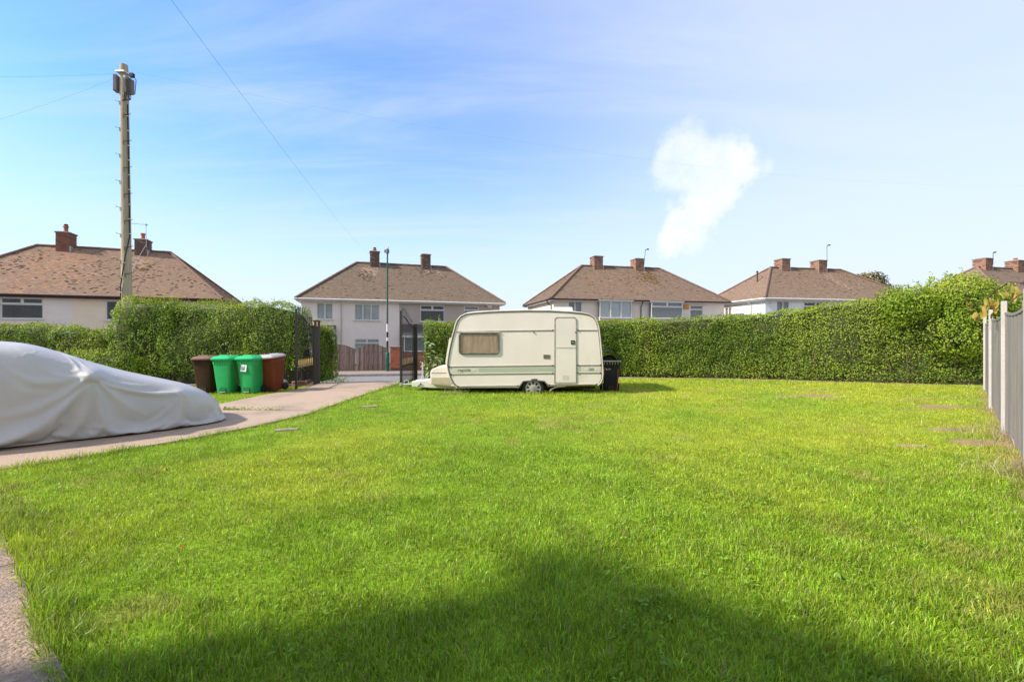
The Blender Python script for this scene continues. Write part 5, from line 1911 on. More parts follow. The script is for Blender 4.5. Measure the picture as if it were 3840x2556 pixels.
top_ = TP + PT
wire("overhead_cable", (-2.51, 0.03, 4.9), (-11.33, 36.35, 8.0), 0.35, 0.0019, "overhead cable running from above the viewer to the two tone house")
wire("overhead_cable", (top_.x, top_.y, 10.5), (-12.6, 9.9, 7.15), 0.05, 0.0014, "short overhead cable leaving the telegraph pole level to the left")
wire("overhead_cable", (top_.x, top_.y, 10.45), (-13.9, 11.0, 6.3), 0.1, 0.0014, "overhead cable dropping from the telegraph pole down to the left")
wire("overhead_cable", (top_.x, top_.y, 10.6), (46.0, 36.0, 13.7), 1.6, 0.0012, "long faint overhead cable from the telegraph pole across the sky to the right", 40)

# ------------------------------------------------------------------ timber fence on the right
M_post = mat("fence_post_concrete", (0.49, 0.455, 0.42), (0.41, 0.38, 0.35), 5, rough=0.9, bump=0.3, bscale=40)
M_board = mat("fence_board_grey", (0.28, 0.245, 0.22), (0.16, 0.14, 0.125), 4, detail=9, rough=0.9, stretch=(6, 6, 0.45), bump=0.4, c3=(0.14, 0.115, 0.10), c3scale=1.6, c3lo=0.6, c3hi=0.8)
M_board2 = mat("fence_board_tan", (0.33, 0.275, 0.23), (0.21, 0.17, 0.14), 4, detail=9, rough=0.9, stretch=(6, 6, 0.45), bump=0.4, c3=(0.14, 0.115, 0.10), c3scale=1.6, c3lo=0.6, c3hi=0.8)
M_tan = mat("new_timber", (0.52, 0.34, 0.17), (0.43, 0.27, 0.13), 4, rough=0.8, stretch=(1, 1, 0.4))
fo_ = empty("garden_fence", (FENCE[3][0], FENCE[3][1], 0))
tag(fo_, "grey boarded fence with pale concrete posts along the right side of the lawn", "fence")
fx, fy = FENCE[3]
ptops = [2.10, 2.07, 2.05, 2.05, 2.05, 2.05]
for i, (x, y) in enumerate(FENCE):
    d = Vector(FENCE[min(i + 1, 5)]) - Vector(FENCE[max(i - 1, 0)])
    a = math.atan2(d.y, d.x)
    p = MB().bx(-0.05, 0.05, -0.032, 0.034, -0.3, ptops[i]).build("post", M_post, fo_, bevel=0.008)
    p.location = (x - fx, y - fy, 0)
    p.rotation_euler = (0, 0, a)
for i in range(5):
    A, B = Vector(FENCE[i]), Vector(FENCE[i + 1])
    d = B - A
    L = d.length
    a = math.atan2(d.y, d.x)
    u = d / L
    nrm = Vector((u.y, -u.x))      # away from the lawn is +; the lawn side is decided below
    if (Vector((0, 5)) - A).dot(nrm) > 0:
        nrm = -nrm
    back = nrm * 0.012
    L0, L1 = 0.06, L - 0.06
    nbd = max(8, round((L1 - L0) / 0.19))
    w = (L1 - L0) / nbd
    hf = lambda t: 1.84 - 0.05 * math.sin(PI * t)
    for k in range(nbd):
        t0, t1 = k / nbd, (k + 1) / nbd
        h0, h1 = hf(t0), hf(t1)
        x0, x1 = L0 + w * k, L0 + w * (k + 1) + 0.012
        y0 = 0.004 if k % 2 else -0.004
        mb = MB().add([(x0, y0, 0.03), (x1, y0 + 0.008, 0.03), (x1, y0 + 0.008, h1), (x0, y0, h0), (x0, y0 + 0.018, 0.03), (x1, y0 + 0.018, 0.03), (x1, y0 + 0.018, h1), (x0, y0 + 0.018, h0)],
                      [(0, 1, 2, 3), (5, 4, 7, 6), (0, 4, 5, 1), (2, 6, 7, 3), (1, 5, 6, 2), (0, 3, 7, 4)])
        b = mb.build("board", random.choice((M_board, M_board, M_board2)), fo_)
        b.location = (A.x + back.x - fx, A.y + back.y - fy, 0)
        b.rotation_euler = (0, 0, a)
    cr = MB()
    m_ = 10
    cr.tube([(L0 + (L1 - L0) * j / m_, 0.008, hf(j / m_) + 0.018) for j in range(m_ + 1)], 0.026, 4)
    c_ = cr.build("capping_rail", M_board2, fo_)
    c_.location = (A.x + back.x - fx, A.y + back.y - fy, 0)
    c_.rotation_euler = (0, 0, a)
for t, (x0, y0, x1, y1, z0, z1) in enumerate(((7.95, 7.15, 6.35, 5.50, 1.7, 2.06),)):
    A, B = Vector((x0, y0)), Vector((x1, y1))
    d = B - A
    o_ = empty("neighbour_panel", (x0, y0, 0), math.atan2(d.y, d.x))
    tag(o_, "honey coloured new timber panel rising behind the grey fence", "fence panel")
    k_ = 7
    for j in range(k_):
        MB().bx(d.length * j / k_ + 0.004, d.length * (j + 1) / k_ - 0.004, 0.04, 0.065, 0.0, z1 - 0.02 * (j % 2)).build("board", M_tan, o_)
    MB().bx(0, d.length, 0.07, 0.11, 0.2, 0.28).build("rail", M_tan, o_)

# small slabs sunk in the lawn by the drive
for x, y, w_, d_, lab in ((-3.62, 7.32, 0.34, 0.16, "small stone slab sunk in the turf, nearer the viewer"), (-3.05, 9.75, 0.32, 0.18, "small stone slab sunk in the turf, nearer the caravan")):
    o_ = MB().box((0, 0, 0), (w_, d_, 0.06)).build("stone_slab", M_path, None, bevel=0.01)
    o_.location = (x, y, -0.010)
    o_.rotation_euler = (0, 0, R(15))
    tag(o_, lab, "slab")
# ------------------------------------------------------------------ foliage
M_leaf = attr_mat("hedge_leaf", rough=0.5, spec=0.28, transl=0.28)
M_tleaf = attr_mat("tree_leaf", rough=0.55, spec=0.3, transl=0.25)
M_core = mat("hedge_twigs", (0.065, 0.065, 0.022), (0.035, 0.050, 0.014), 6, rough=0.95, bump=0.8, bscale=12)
M_twig = mat("twig_bark", (0.16, 0.11, 0.07), (0.10, 0.07, 0.045), 8, rough=0.95)
M_bark = mat("tree_bark", (0.11, 0.085, 0.06), (0.07, 0.055, 0.04), 6, rough=0.95, bump=0.5)


def norm(a):
    return a / (np.linalg.norm(a, axis=-1, keepdims=True) + 1e-9)


def leaf_mesh(name, P, N, size, tone, m, parent, aspect=0.55, upbias=0.3, kind="stuff", g=rng):
    """One folded four-cornered leaf per point."""
    n = len(P)
    rnd = norm(g.normal(size=(n, 3)))
    N = norm(N + 0.75 * rnd)
    T = g.normal(size=(n, 3)) + np.array([0, 0, upbias])
    T = norm(T - N * (T * N).sum(1, keepdims=True))
    B = np.cross(N, T)
    L = size[:, None]
    w = L * aspect * 0.5 * g.uniform(0.8, 1.2, (n, 1))
    base = P - T * L * 0.5
    v0 = base
    v1 = base + T * L * 0.5 + B * w + N * L * 0.10
    v2 = base + T * L - N * L * 0.08
    v3 = base + T * L * 0.5 - B * w + N * L * 0.10
    V = np.stack([v0, v1, v2, v3], 1).reshape(-1, 3)
    b = np.arange(n)[:, None] * 4
    F = np.concatenate([b + np.array([[0, 1, 2]]), b + np.array([[0, 2, 3]])], 0)
    tn = np.repeat(tone, 4, axis=0)
    return np_mesh(name, V, F, m, parent, tone=tn, kind=kind)


def line_at(line, t):
    """Points and unit tangents on a smoothed polyline at arc lengths t."""
    L = np.array(line, float)
    seg = np.linalg.norm(np.diff(L, axis=0), axis=1)
    cum = np.concatenate([[0], np.cumsum(seg)])
    x = smooth_interp(t, cum, L[:, 0])
    y = smooth_interp(t, cum, L[:, 1])
    e = 0.05
    x2 = smooth_interp(np.clip(t + e, 0, cum[-1]), cum, L[:, 0]) - smooth_interp(np.clip(t - e, 0, cum[-1]), cum, L[:, 0])
    y2 = smooth_interp(np.clip(t + e, 0, cum[-1]), cum, L[:, 1]) - smooth_interp(np.clip(t - e, 0, cum[-1]), cum, L[:, 1])
    tan = norm(np.stack([x2, y2], 1))
    return x, y, tan, cum[-1]


DARKL = np.array([0.115, 0.205, 0.016])
MIDL = np.array([0.210, 0.325, 0.024])
LIGHTL = np.array([0.340, 0.435, 0.045])
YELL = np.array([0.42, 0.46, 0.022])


def leaf_tones(P, g, yellow=0.0, dark=DARKL, mid=MIDL, light=LIGHTL, yel=YELL):
    a = fnoise(P, 0.8, 71, 3) + g.normal(0, 0.10, len(P))
    c = dark[None] + (mid - dark)[None] * np.clip((a - 0.30) / 0.22, 0, 1)[:, None]
    c = c + (light - c) * np.clip((a - 0.52) / 0.28, 0, 1)[:, None]
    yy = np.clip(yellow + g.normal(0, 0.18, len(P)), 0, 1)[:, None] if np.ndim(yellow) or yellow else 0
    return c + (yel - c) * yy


def hedge(label, line, hfun, hw, dens, seed, size=0.068, bare=0.0, lump=0.26, sprigs=40, yellow=0.35, end_taper=(0.55, 0.55), front=True, sprig_len=(0.10, 0.28), core_off=0.15):
    g = np.random.default_rng(seed)
    x0, y0, tan, Lt = line_at(line, np.array([0.0]))
    o = empty("hedge", (float(line[0][0]), float(line[0][1]), 0))
    tag(o, label, "hedge")
    O = np.array([line[0][0], line[0][1], 0.0])
    p = 5.2
    _u = np.concatenate([[0.0], np.logspace(-5, -1.2, 160), np.linspace(0.07, PI / 2, 120)])
    th = np.concatenate([_u, (PI - _u[::-1])[1:]])

    def section(theta, h, w):
        return -w * np.sign(np.cos(theta)) * np.abs(np.cos(theta)) ** (2 / p), h * np.abs(np.sin(theta)) ** (2 / p)
    so, sz = section(th, 2.4, hw)
    arc = np.concatenate([[0], np.cumsum(np.hypot(np.diff(so), np.diff(sz)))])
    per = arc[-1]

    def frame(t, theta):
        x, y, tan, _ = line_at(line, t)
        e0 = np.sqrt(np.clip(1 - (1 - np.clip(t / end_taper[0], 0, 1)) ** 2, 0.0, 1)) if end_taper[0] else 1.0
        e1 = np.sqrt(np.clip(1 - (1 - np.clip((Lt - t) / end_taper[1], 0, 1)) ** 2, 0.0, 1)) if end_taper[1] else 1.0
        e = e0 * e1 * np.ones_like(t)
        h = hfun(t, x)
        off, z = section(theta, h * (0.55 + 0.45 * e), hw * e)
        nx = tan[:, 1]
        ny = -tan[:, 0]            # towards the camera side
        P = np.stack([x - nx * off * 1.0, y - ny * off * 1.0, z], 1)
        no = np.sign(off) * np.abs(off / hw) ** (p - 1) / hw
        nz = np.abs(z / h) ** (p - 1) / h
        de = np.where(t < Lt / 2, -1, 1) * (1 - e)
        N = norm(np.stack([-nx * no + tan[:, 0] * de * 2.5, -ny * no + tan[:, 1] * de * 2.5, nz + 0.02], 1))
        return P, N, h
    # note: off < 0 is the camera side, so the sign above turns it towards the camera
    n = int(Lt * per * dens)
    t = g.uniform(0.02, Lt - 0.02, n)
    a = g.uniform(0, per, n)
    front_end = per * 0.66
    keep = (a < front_end) | (g.random(n) < 0.30)
    t, a = t[keep], a[keep]
    theta = np.interp(a, arc, th)
    P, N, h = frame(t, theta)
    lum = (fnoise(P, 0.9, seed, 2) - 0.5) * lump * 1.4 + (fnoise(P, 3.4, seed + 5, 2) - 0.5) * lump * 1.15
    dep = np.abs(g.normal(0, 0.055, len(P)))
    Q = P + N * (lum - dep)[:, None]
    ok = np.ones(len(Q), bool)
    if bare:
        thin = np.clip((bare * (0.6 + 0.9 * fnoise(P, 0.9, seed + 9, 2)) - P[:, 2]) / 0.25, 0, 0.94)
        ok = g.random(len(Q)) > thin
        holes = fnoise(P, 1.0, seed + 17, 2) > 0.66
        ok &= ~(holes & (g.random(len(Q)) < 0.55))
    ok &= Q[:, 2] > 0.03
    Q, Nn, hh_ = Q[ok], N[ok], h[ok]
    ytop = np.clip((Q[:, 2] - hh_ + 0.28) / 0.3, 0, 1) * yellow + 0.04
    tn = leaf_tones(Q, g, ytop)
    sz_ = g.uniform(0.75, 1.25, len(Q)) * size
    Ps, Ns, Ss, Ts = [Q], [Nn], [sz_], [tn]
    # shoots standing above the clipped top
    for k in range(sprigs):
        ts = np.array([g.uniform(0.15, Lt - 0.15)])
        Pb, Nb, hb = frame(ts, np.array([g.uniform(PI * 0.40, PI * 0.62)]))
        ln = g.uniform(*sprig_len)
        d = norm(np.array([g.normal(0, 0.25), g.normal(0, 0.25), 1.0]))
        m_ = int(4 + ln * 34)
        f = g.uniform(0, 1, m_)
        pts = Pb[0] + d * (f * (ln + 0.14) - 0.14)[:, None] + g.normal(0, 0.018, (m_, 3))
        Ps.append(pts)
        Ns.append(norm(g.normal(size=(m_, 3)) + np.array([0, -0.4, 0.5])))
        Ss.append(g.uniform(0.7, 1.1, m_) * size * 0.85)
        Ts.append(leaf_tones(pts, g, np.full(m_, min(1.0, yellow + 0.25))))
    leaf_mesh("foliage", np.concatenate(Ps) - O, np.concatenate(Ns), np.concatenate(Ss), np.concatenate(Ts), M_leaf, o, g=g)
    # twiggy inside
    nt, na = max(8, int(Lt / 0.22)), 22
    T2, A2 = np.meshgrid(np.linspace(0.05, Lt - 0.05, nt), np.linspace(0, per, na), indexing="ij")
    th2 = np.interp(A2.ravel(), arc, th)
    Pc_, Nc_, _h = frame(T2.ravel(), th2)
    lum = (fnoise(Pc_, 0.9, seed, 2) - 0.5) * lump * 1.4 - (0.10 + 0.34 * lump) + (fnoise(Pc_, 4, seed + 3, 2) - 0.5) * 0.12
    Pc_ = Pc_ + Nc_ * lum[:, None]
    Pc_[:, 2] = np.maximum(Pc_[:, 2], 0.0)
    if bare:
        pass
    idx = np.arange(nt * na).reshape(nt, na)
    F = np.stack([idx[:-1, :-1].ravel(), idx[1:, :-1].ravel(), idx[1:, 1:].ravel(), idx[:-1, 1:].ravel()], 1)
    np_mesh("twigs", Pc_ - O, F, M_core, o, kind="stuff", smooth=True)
    # bare stems at the foot
    if bare:
        sm = MB()
        for k in range(int(Lt * 9)):
            ts = np.array([g.uniform(0.2, Lt - 0.2)])
            x, y, tan, _ = line_at(line, ts)
            nxx, nyy = tan[0, 1], -tan[0, 0]
            q = g.uniform(0.5, 1.02) * hw
            b = Vector((x[0] + nxx * q * 0.75, y[0] + nyy * q * 0.75, 0)) - Vector(O)
            z1 = g.uniform(0.4, 1.5)
            e_ = Vector((x[0] + nxx * q * 1.0 + g.normal(0, 0.18), y[0] + nyy * q, z1)) - Vector(O)
            mid_ = b.lerp(e_, 0.5) + Vector((g.normal(0, .06), g.normal(0, .03), 0))
            sm.tube([b, mid_, e_], [0.016, 0.012, 0.006], 5)
        sm.build("stems", M_twig, o, kind="stuff")
    return o


def px2h(t0, t1):
    return t0, t1


hedge("long clipped hedge behind the caravan, rising to the right boundary fence", HEDGE_R,
      lambda t, x: np.interp(x, [-3, -1, 2, 4.2, 8.2, 12.0, 14, 16], [2.02, 1.98, 2.05, 2.12, 2.30, 2.78, 2.95, 3.0]), 0.55, 950, 101, size=0.056, lump=0.20, sprigs=100, yellow=0.42, bare=0.22, sprig_len=(0.08, 0.26), end_taper=(0.22, 0.5))
hedge("tall dense hedge behind the four wheelie bins", [(-11.35, 14.85), (-9.0, 14.8), (-6.42, 14.85)],
      lambda t, x: np.interp(x, [-11, -9.5, -8, -7.2, -6.7, -6.3], [2.55, 2.62, 2.58, 2.50, 2.32, 2.05]), 0.56, 1000, 103, size=0.056, lump=0.34, sprigs=70, yellow=0.30, bare=0.5)
hedge("rounded bushy end of hedge in front of the telegraph pole", [(-13.05, 14.85), (-11.9, 14.8), (-10.55, 14.9)],
      lambda t, x: np.interp(x, [-13, -12.3, -11.6, -10.8], [2.25, 2.62, 2.72, 2.60]), 0.66, 1000, 105, size=0.058, lump=0.42, sprigs=50, yellow=0.5, bare=0.45, end_taper=(0.9, 0.5), sprig_len=(0.15, 0.34))
hedge("low hedge behind the covered car, in front of the nearest house", [(-21.5, 15.0), (-17, 14.8), (-12.45, 14.75)],
      lambda t, x: np.interp(x, [-21.5, -17, -14.2, -13.2, -12.7], [1.95, 1.90, 1.86, 1.72, 1.45]), 0.55, 850, 107, size=0.058, lump=0.28, sprigs=60, yellow=0.45, bare=0.4, end_taper=(0.5, 0.9))
hedge("low scruffy growth at the foot of the low hedge, behind the car roof", [(-14.2, 13.9), (-12.6, 13.85), (-11.2, 14.0)],
      lambda t, x: 1.02 + 0 * x, 0.34, 620, 108, size=0.06, lump=0.3, sprigs=20, yellow=0.25, bare=0.3, end_taper=(0.6, 0.6))
hedge("short bright hedge end between the left gate post and the road", [(-6.62, 15.0), (-6.5, 15.7), (-6.42, 16.3)],
      lambda t, x: 1.86 + 0 * x, 0.32, 900, 109, size=0.062, lump=0.22, sprigs=30, yellow=0.6, end_taper=(0.3, 0.4))

# creeping weeds on the verge by the left gate, and in the drive


def tuft(label, x, y, w, h, n, size, seed, name="weed_clump", tone_y=0.4, flat=1.0):
    g = np.random.default_rng(seed)
    P = np.stack([g.normal(0, w * 0.5, n), g.normal(0, w * 0.35 * flat, n), np.abs(g.normal(0, h * 0.5, n)) + 0.01], 1)
    o = leaf_mesh(name, P, np.tile([[0, -0.3, 0.9]], (n, 1)), g.uniform(0.7, 1.3, n) * size, leaf_tones(P + np.array([x, y, 0]), g, np.full(n, tone_y)), M_leaf, None, kind=None, g=g)
    o.location = (x, y, gz(x, y) + 0.01)
    tag(o, label, "weeds")
    return o


tuft("creeping weeds at the foot of the short bright hedge end", -5.95, 15.3, 0.75, 0.16, 420, 0.05, 1, flat=1.4)
tuft("weeds growing from the road edge in the middle of the driveway mouth", -5.05, 17.6, 0.55, 0.13, 160, 0.05, 3)

# weeds along the joint in the drive
jw = []
g = np.random.default_rng(5)
n = 420
xx = np.concatenate([g.normal(-6.0, 0.22, n), g.uniform(-6.2, -4.6, 260)])
yy = 9.05 - 0.03 * (xx) * 0 + g.normal(0, 0.022, len(xx)) - 0.03 * xx
keep = fnoise(np.stack([xx, yy], 1), 3.0, 4, 2) > 0.42
xx, yy = xx[keep], yy[keep]
P = np.stack([xx, yy, np.abs(g.normal(0, 0.03, len(xx))) + 0.02], 1)
leaf_mesh("weeds", P, np.tile([[0, -0.2, 0.9]], (len(P), 1)), g.uniform(0.02, 0.05, len(P)), leaf_tones(P, g, np.full(len(P), 0.25)), M_leaf, None, g=g)

# bush in the right corner
g = np.random.default_rng(21)
bo_ = empty("corner_bush", (14.2, 14.6, 0))
tag(bo_, "tall loose bush with upright shoots in the right corner behind the fence", "bush")
Ps, Ns = [], []
for (cx_, cy_, czz, rx, ry, rz_, k) in ((-1.3, 0.2, 2.45, 1.0, 0.7, 0.72, 4200), (0.2, 0.0, 2.62, 1.1, 0.8, 0.85, 5200), (1.3, 0.1, 2.45, 1.1, 0.8, 0.72, 4000), (0.4, -0.35, 1.7, 1.7, 0.7, 1.0, 5600), (2.2, 0.2, 2.0, 0.9, 0.8, 0.8, 2600)):
    d = norm(g.normal(size=(k, 3)))
    r = g.uniform(0.72, 1.04, k)
    p_ = d * np.array([rx, ry, rz_]) * r[:, None] + np.array([cx_, cy_, czz])
    lum = (fnoise(p_, 1.6, 31, 2) - 0.5) * 0.5
    Ps.append(p_ + d * lum[:, None])
    Ns.append(norm(d / np.array([rx, ry, rz_])))
for k in range(90):
    u = g.uniform(-1, 1)
    bx_ = g.uniform(-2.0, 1.9)
    top = 3.05 + 0.28 * math.cos(bx_ * 0.9) - 0.16 * abs(bx_)
    b = np.array([bx_, g.uniform(-0.4, 0.4), top - 0.25])
    ln = g.uniform(0.25, 0.62)
    d = norm(np.array([g.normal(0, 0.25), g.normal(0, 0.2), 1.0]))
    m_ = int(6 + ln * 30)
    Ps.append(b + d * (g.uniform(0, 1, m_) * ln)[:, None] + g.normal(0, 0.03, (m_, 3)))
    Ns.append(norm(g.normal(size=(m_, 3)) + np.array([-0.3, -0.4, 0.3])))
P = np.concatenate(Ps)
yb = np.clip((P[:, 2] - 2.4) * 0.35, 0, 0.4) + 0.05
leaf_mesh("foliage", P, np.concatenate(Ns), g.uniform(0.055, 0.095, len(P)), leaf_tones(P, g, yb), M_leaf, bo_, g=g)
sm = MB()
for k in range(16):
    a = Vector((g.uniform(-1.2, 1.4), g.uniform(-0.2, 0.3), 0))
    b = Vector((a.x + g.normal(0, 0.4), a.y, g.uniform(2.4, 3.1)))
    sm.tube([a, a.lerp(b, 0.5) + Vector((g.normal(0, .1), 0, 0)), b], [0.03, 0.02, 0.008], 6)
sm.build("stems", M_twig, bo_, kind="stuff")
bm = bmesh.new()
bmesh.ops.create_icosphere(bm, subdivisions=3, radius=1.0)
for v in bm.verts:
    q = v.co.copy()
    v.co = Vector((q.x * 1.45 + 0.35, q.y * 0.42, q.z * 0.95 + 1.65))
    v.co += q * (0.2 * (random.random() - 0.5))
me = bpy.data.meshes.new("twigs")
bm.to_mesh(me)
bm.free()
me.materials.append(M_core)
link_mesh("twigs", me, bo_, "stuff")


def tree(label, x, y, base, ztop, rad, n, seed, tones, size):
    g = np.random.default_rng(seed)
    o = empty("tree", (x, y, base))
    tag(o, label, "tree")
    H = ztop - base
    t = MB().tube([(0, 0, -0.2), (0.05, 0, H * 0.3), (0.0, 0.1, H * 0.62)], [0.22, 0.17, 0.10], 9)
    t.build("trunk", M_bark, o, smooth=50)
    cl = []
    lm = MB()
    for k in range(16):
        a = g.uniform(0, 2 * PI)
        r = rad * math.sqrt(g.uniform(0.05, 1)) * 0.85
        z = H - rad * 0.55 - (r / rad) ** 2 * rad * 0.75 + g.uniform(-0.4, 0.25) * rad * 0.6
        c_ = Vector((r * math.cos(a), r * math.sin(a), z))
        cl.append((c_, rad * g.uniform(0.26, 0.42)))
        s = Vector((0, 0.05, H * g.uniform(0.4, 0.6)))
        lm.tube([s, s.lerp(c_, 0.5) + Vector((0, 0, 0.2)), c_], [0.07, 0.045, 0.02], 6)
    lm.build("limbs", M_bark, o, kind="stuff")
    P, N = [], []
    for c_, r in cl:
        k = n // len(cl)
        d = norm(g.normal(size=(k, 3)))
        q = np.array(c_) + d * (r * g.uniform(0.45, 1.1, k) ** 0.7)[:, None] * np.array([1.15, 1.15, 0.8])
        P.append(q)
        N.append(d)
    P, N = np.concatenate(P), np.concatenate(N)
    leaf_mesh("crown", P, N, g.uniform(0.7, 1.3, len(P)) * size, leaf_tones(P * 1.0, g, 0.0, *tones), M_tleaf, o, g=g, aspect=0.7)
    return o


AUT = (np.array([0.07, 0.065, 0.018]), np.array([0.14, 0.12, 0.03]), np.array([0.24, 0.18, 0.05]))
tree("round olive brown tree behind the roof of the white house", 39.6, 52.5, -0.6, 9.75, 3.3, 14000, 5, AUT, 0.24)
tree("smaller olive brown tree showing between the white house and the corner bush", 47.2, 54.0, -0.6, 7.2, 2.6, 7000, 6, AUT, 0.24)
tree("tree whose tip just shows over the ridge of the two tone house", -11.6, 50.5, -0.6, 9.75, 1.6, 2500, 8, (DARKL, MIDL, LIGHTL), 0.2)

# pale leafed shrub beside the hitch
g = np.random.default_rng(33)
sh = empty("garden_shrub", (-2.36, 13.35, 0))
tag(sh, "thin pale leafed shrub growing up behind the caravan drawbar", "shrub")
M_pale = mat("pale_leaf", (0.30, 0.36, 0.16), (0.22, 0.29, 0.10), 9, rough=0.4, spec=0.5, transl=0.2)
lme = []
for v in range(3):
    L = 0.19
    mb = MB()
    w = 0.042
    k = 5
    for i in range(k + 1):
        f = i / k
        ww = w * math.sin(PI * (0.08 + 0.92 * f)) ** 0.8
        zc = -0.10 * f * f * L * (2 + v)
        mb.v += [(-ww, f * L, zc + 0.012), (0, f * L, zc), (ww, f * L, zc + 0.012)]
    for i in range(k):
        mb.f += [(3 * i, 3 * i + 1, 3 * i + 4, 3 * i + 3), (3 * i + 1, 3 * i + 2, 3 * i + 5, 3 * i + 4)]
    lme.append(mb.mesh("leaf", M_pale, smooth=60))
stp = [Vector((0.05, 0, 0)), Vector((0.03, 0, 0.5)), Vector((-0.02, 0.02, 0.95)), Vector((-0.06, 0, 1.38))]
MB().tube(stp, [0.016, 0.013, 0.010, 0.006], 6).tube([Vector((0.04, 0, 0.3)), Vector((-0.16, -0.02, 0.6)), Vector((-0.24, 0, 0.75))], 0.008, 5).tube([Vector((0.02, 0, 0.6)), Vector((0.2, -0.02, 0.85)), Vector((0.27, 0, 1.0))], 0.008, 5).build("stem", M_twig, sh)
for k in range(44):
    br = k % 3
    f = g.uniform(0.25, 1)
    if br == 0:
        q = stp[1].lerp(stp[3], f) if f > .3 else stp[2]
    elif br == 1:
        q = Vector((0.04, 0, 0.3)).lerp(Vector((-0.24, 0, 0.75)), f)
    else:
        q = Vector((0.02, 0, 0.6)).lerp(Vector((0.27, 0, 1.0)), f)
    l = link_mesh("leaf", lme[k % 3], sh)
    l.location = q
    l.rotation_euler = (g.uniform(-0.5, 0.5), g.uniform(-0.5, 0.5), g.uniform(0, 2 * PI))
    l.scale = (1, 1, 1)

# climbing plant with yellowed leaves hanging over the fence
vn = empty("climbing_vine", (8.6, 8.0, 1.9))
tag(vn, "withered climber with large yellow leaves hanging over the fence top", "climber")
M_yl = mat("yellow_leaf", (0.42, 0.30, 0.055), (0.30, 0.19, 0.04), 9, rough=0.6, transl=0.3)
M_yl2 = mat("yellow_green_leaf", (0.36, 0.36, 0.06), (0.27, 0.25, 0.05), 9, rough=0.6, transl=0.3)
yme = []
for v, m_ in enumerate((M_yl, M_yl2, M_yl)):
    L = 0.17
    mb = MB()
    k = 6
    for i in range(k + 1):
        f = i / k
        ww = 0.042 * math.sin(PI * (0.06 + 0.94 * f)) ** 0.7
        zc = -0.25 * f * f * L
        cr = 0.018 + 0.012 * v
        mb.v += [(-ww, f * L, zc - cr), (0, f * L, zc), (ww, f * L, zc - cr)]
    for i in range(k):
        mb.f += [(3 * i, 3 * i + 1, 3 * i + 4, 3 * i + 3), (3 * i + 1, 3 * i + 2, 3 * i + 5, 3 * i + 4)]
    yme.append(mb.mesh("leaf", m_, smooth=60))


def pt3(px, py, Y):
    return Vector(((px - 1920) / 1707 * Y, Y, EYE + (1262 - py) / 1707 * Y)) - Vector((8.6, 8.0, 1.9))


# main cane arches from behind the fence towards the bush
cane = [Vector((7.2, 6.3, 2.05)), Vector((7.55, 6.72, 2.30)), Vector((8.0, 7.3, 2.38)), Vector((8.35, 7.85, 2.30)), Vector((8.65, 8.35, 2.12)), Vector((8.85, 8.65, 1.98))]
cane = [c_ - Vector((8.6, 8.0, 1.9)) for c_ in cane]
sb = MB().tube(cane, [0.014, 0.013, 0.012, 0.011, 0.009, 0.006], 6)
for a, b in ((Vector((7.55, 6.72, 2.30)), Vector((7.9, 6.9, 2.02))), (Vector((7.3, 6.4, 2.12)), Vector((6.6, 5.5, 2.16))), (Vector((8.0, 7.3, 2.05)), Vector((7.0, 6.2, 2.10))), (Vector((7.6, 6.8, 2.28)), Vector((6.5, 5.6, 2.28)))):
    sb.tube([a - Vector((8.6, 8.0, 1.9)), (a + b) / 2 - Vector((8.6, 8.0, 1.9)) + Vector((0, 0, 0.03)), b - Vector((8.6, 8.0, 1.9))], 0.008, 5)
sb.build("stem", M_twig, vn, smooth=60)
g = np.random.default_rng(9)
for k in range(24):
    f = g.uniform(0.10, 1.0) ** 0.8
    s_ = f * 5
    i = min(4, int(s_))
    q = cane[i].lerp(cane[i + 1], s_ - i) + Vector((g.normal(0, 0.05), g.normal(0, 0.05), -abs(g.normal(0, 0.08))))
    l = link_mesh("leaf", yme[k % 3], vn)
    l.location = q
    l.rotation_euler = (g.uniform(-1.9, -0.9), g.uniform(-0.4, 0.4), g.uniform(0, 2 * PI))
    s = g.uniform(0.6, 1.05)
    l.scale = (s, s, s)
for px_, py_, Y in ((3625, 1150, 8.9), (3640, 1152, 8.9), (3700, 1150, 8.7), (3680, 1150, 8.8), (3735, 1160, 8.3), (3738, 1140, 8.3)):
    l = link_mesh("leaf", yme[0], vn)
    l.location = pt3(px_, py_ - 18, Y)
    l.rotation_euler = (-1.45, 0.2, g.uniform(-0.6, 0.6))

# ------------------------------------------------------------------ turf
M_grass = attr_mat("grass_blade", rough=0.42, spec=0.45, transl=0.38)


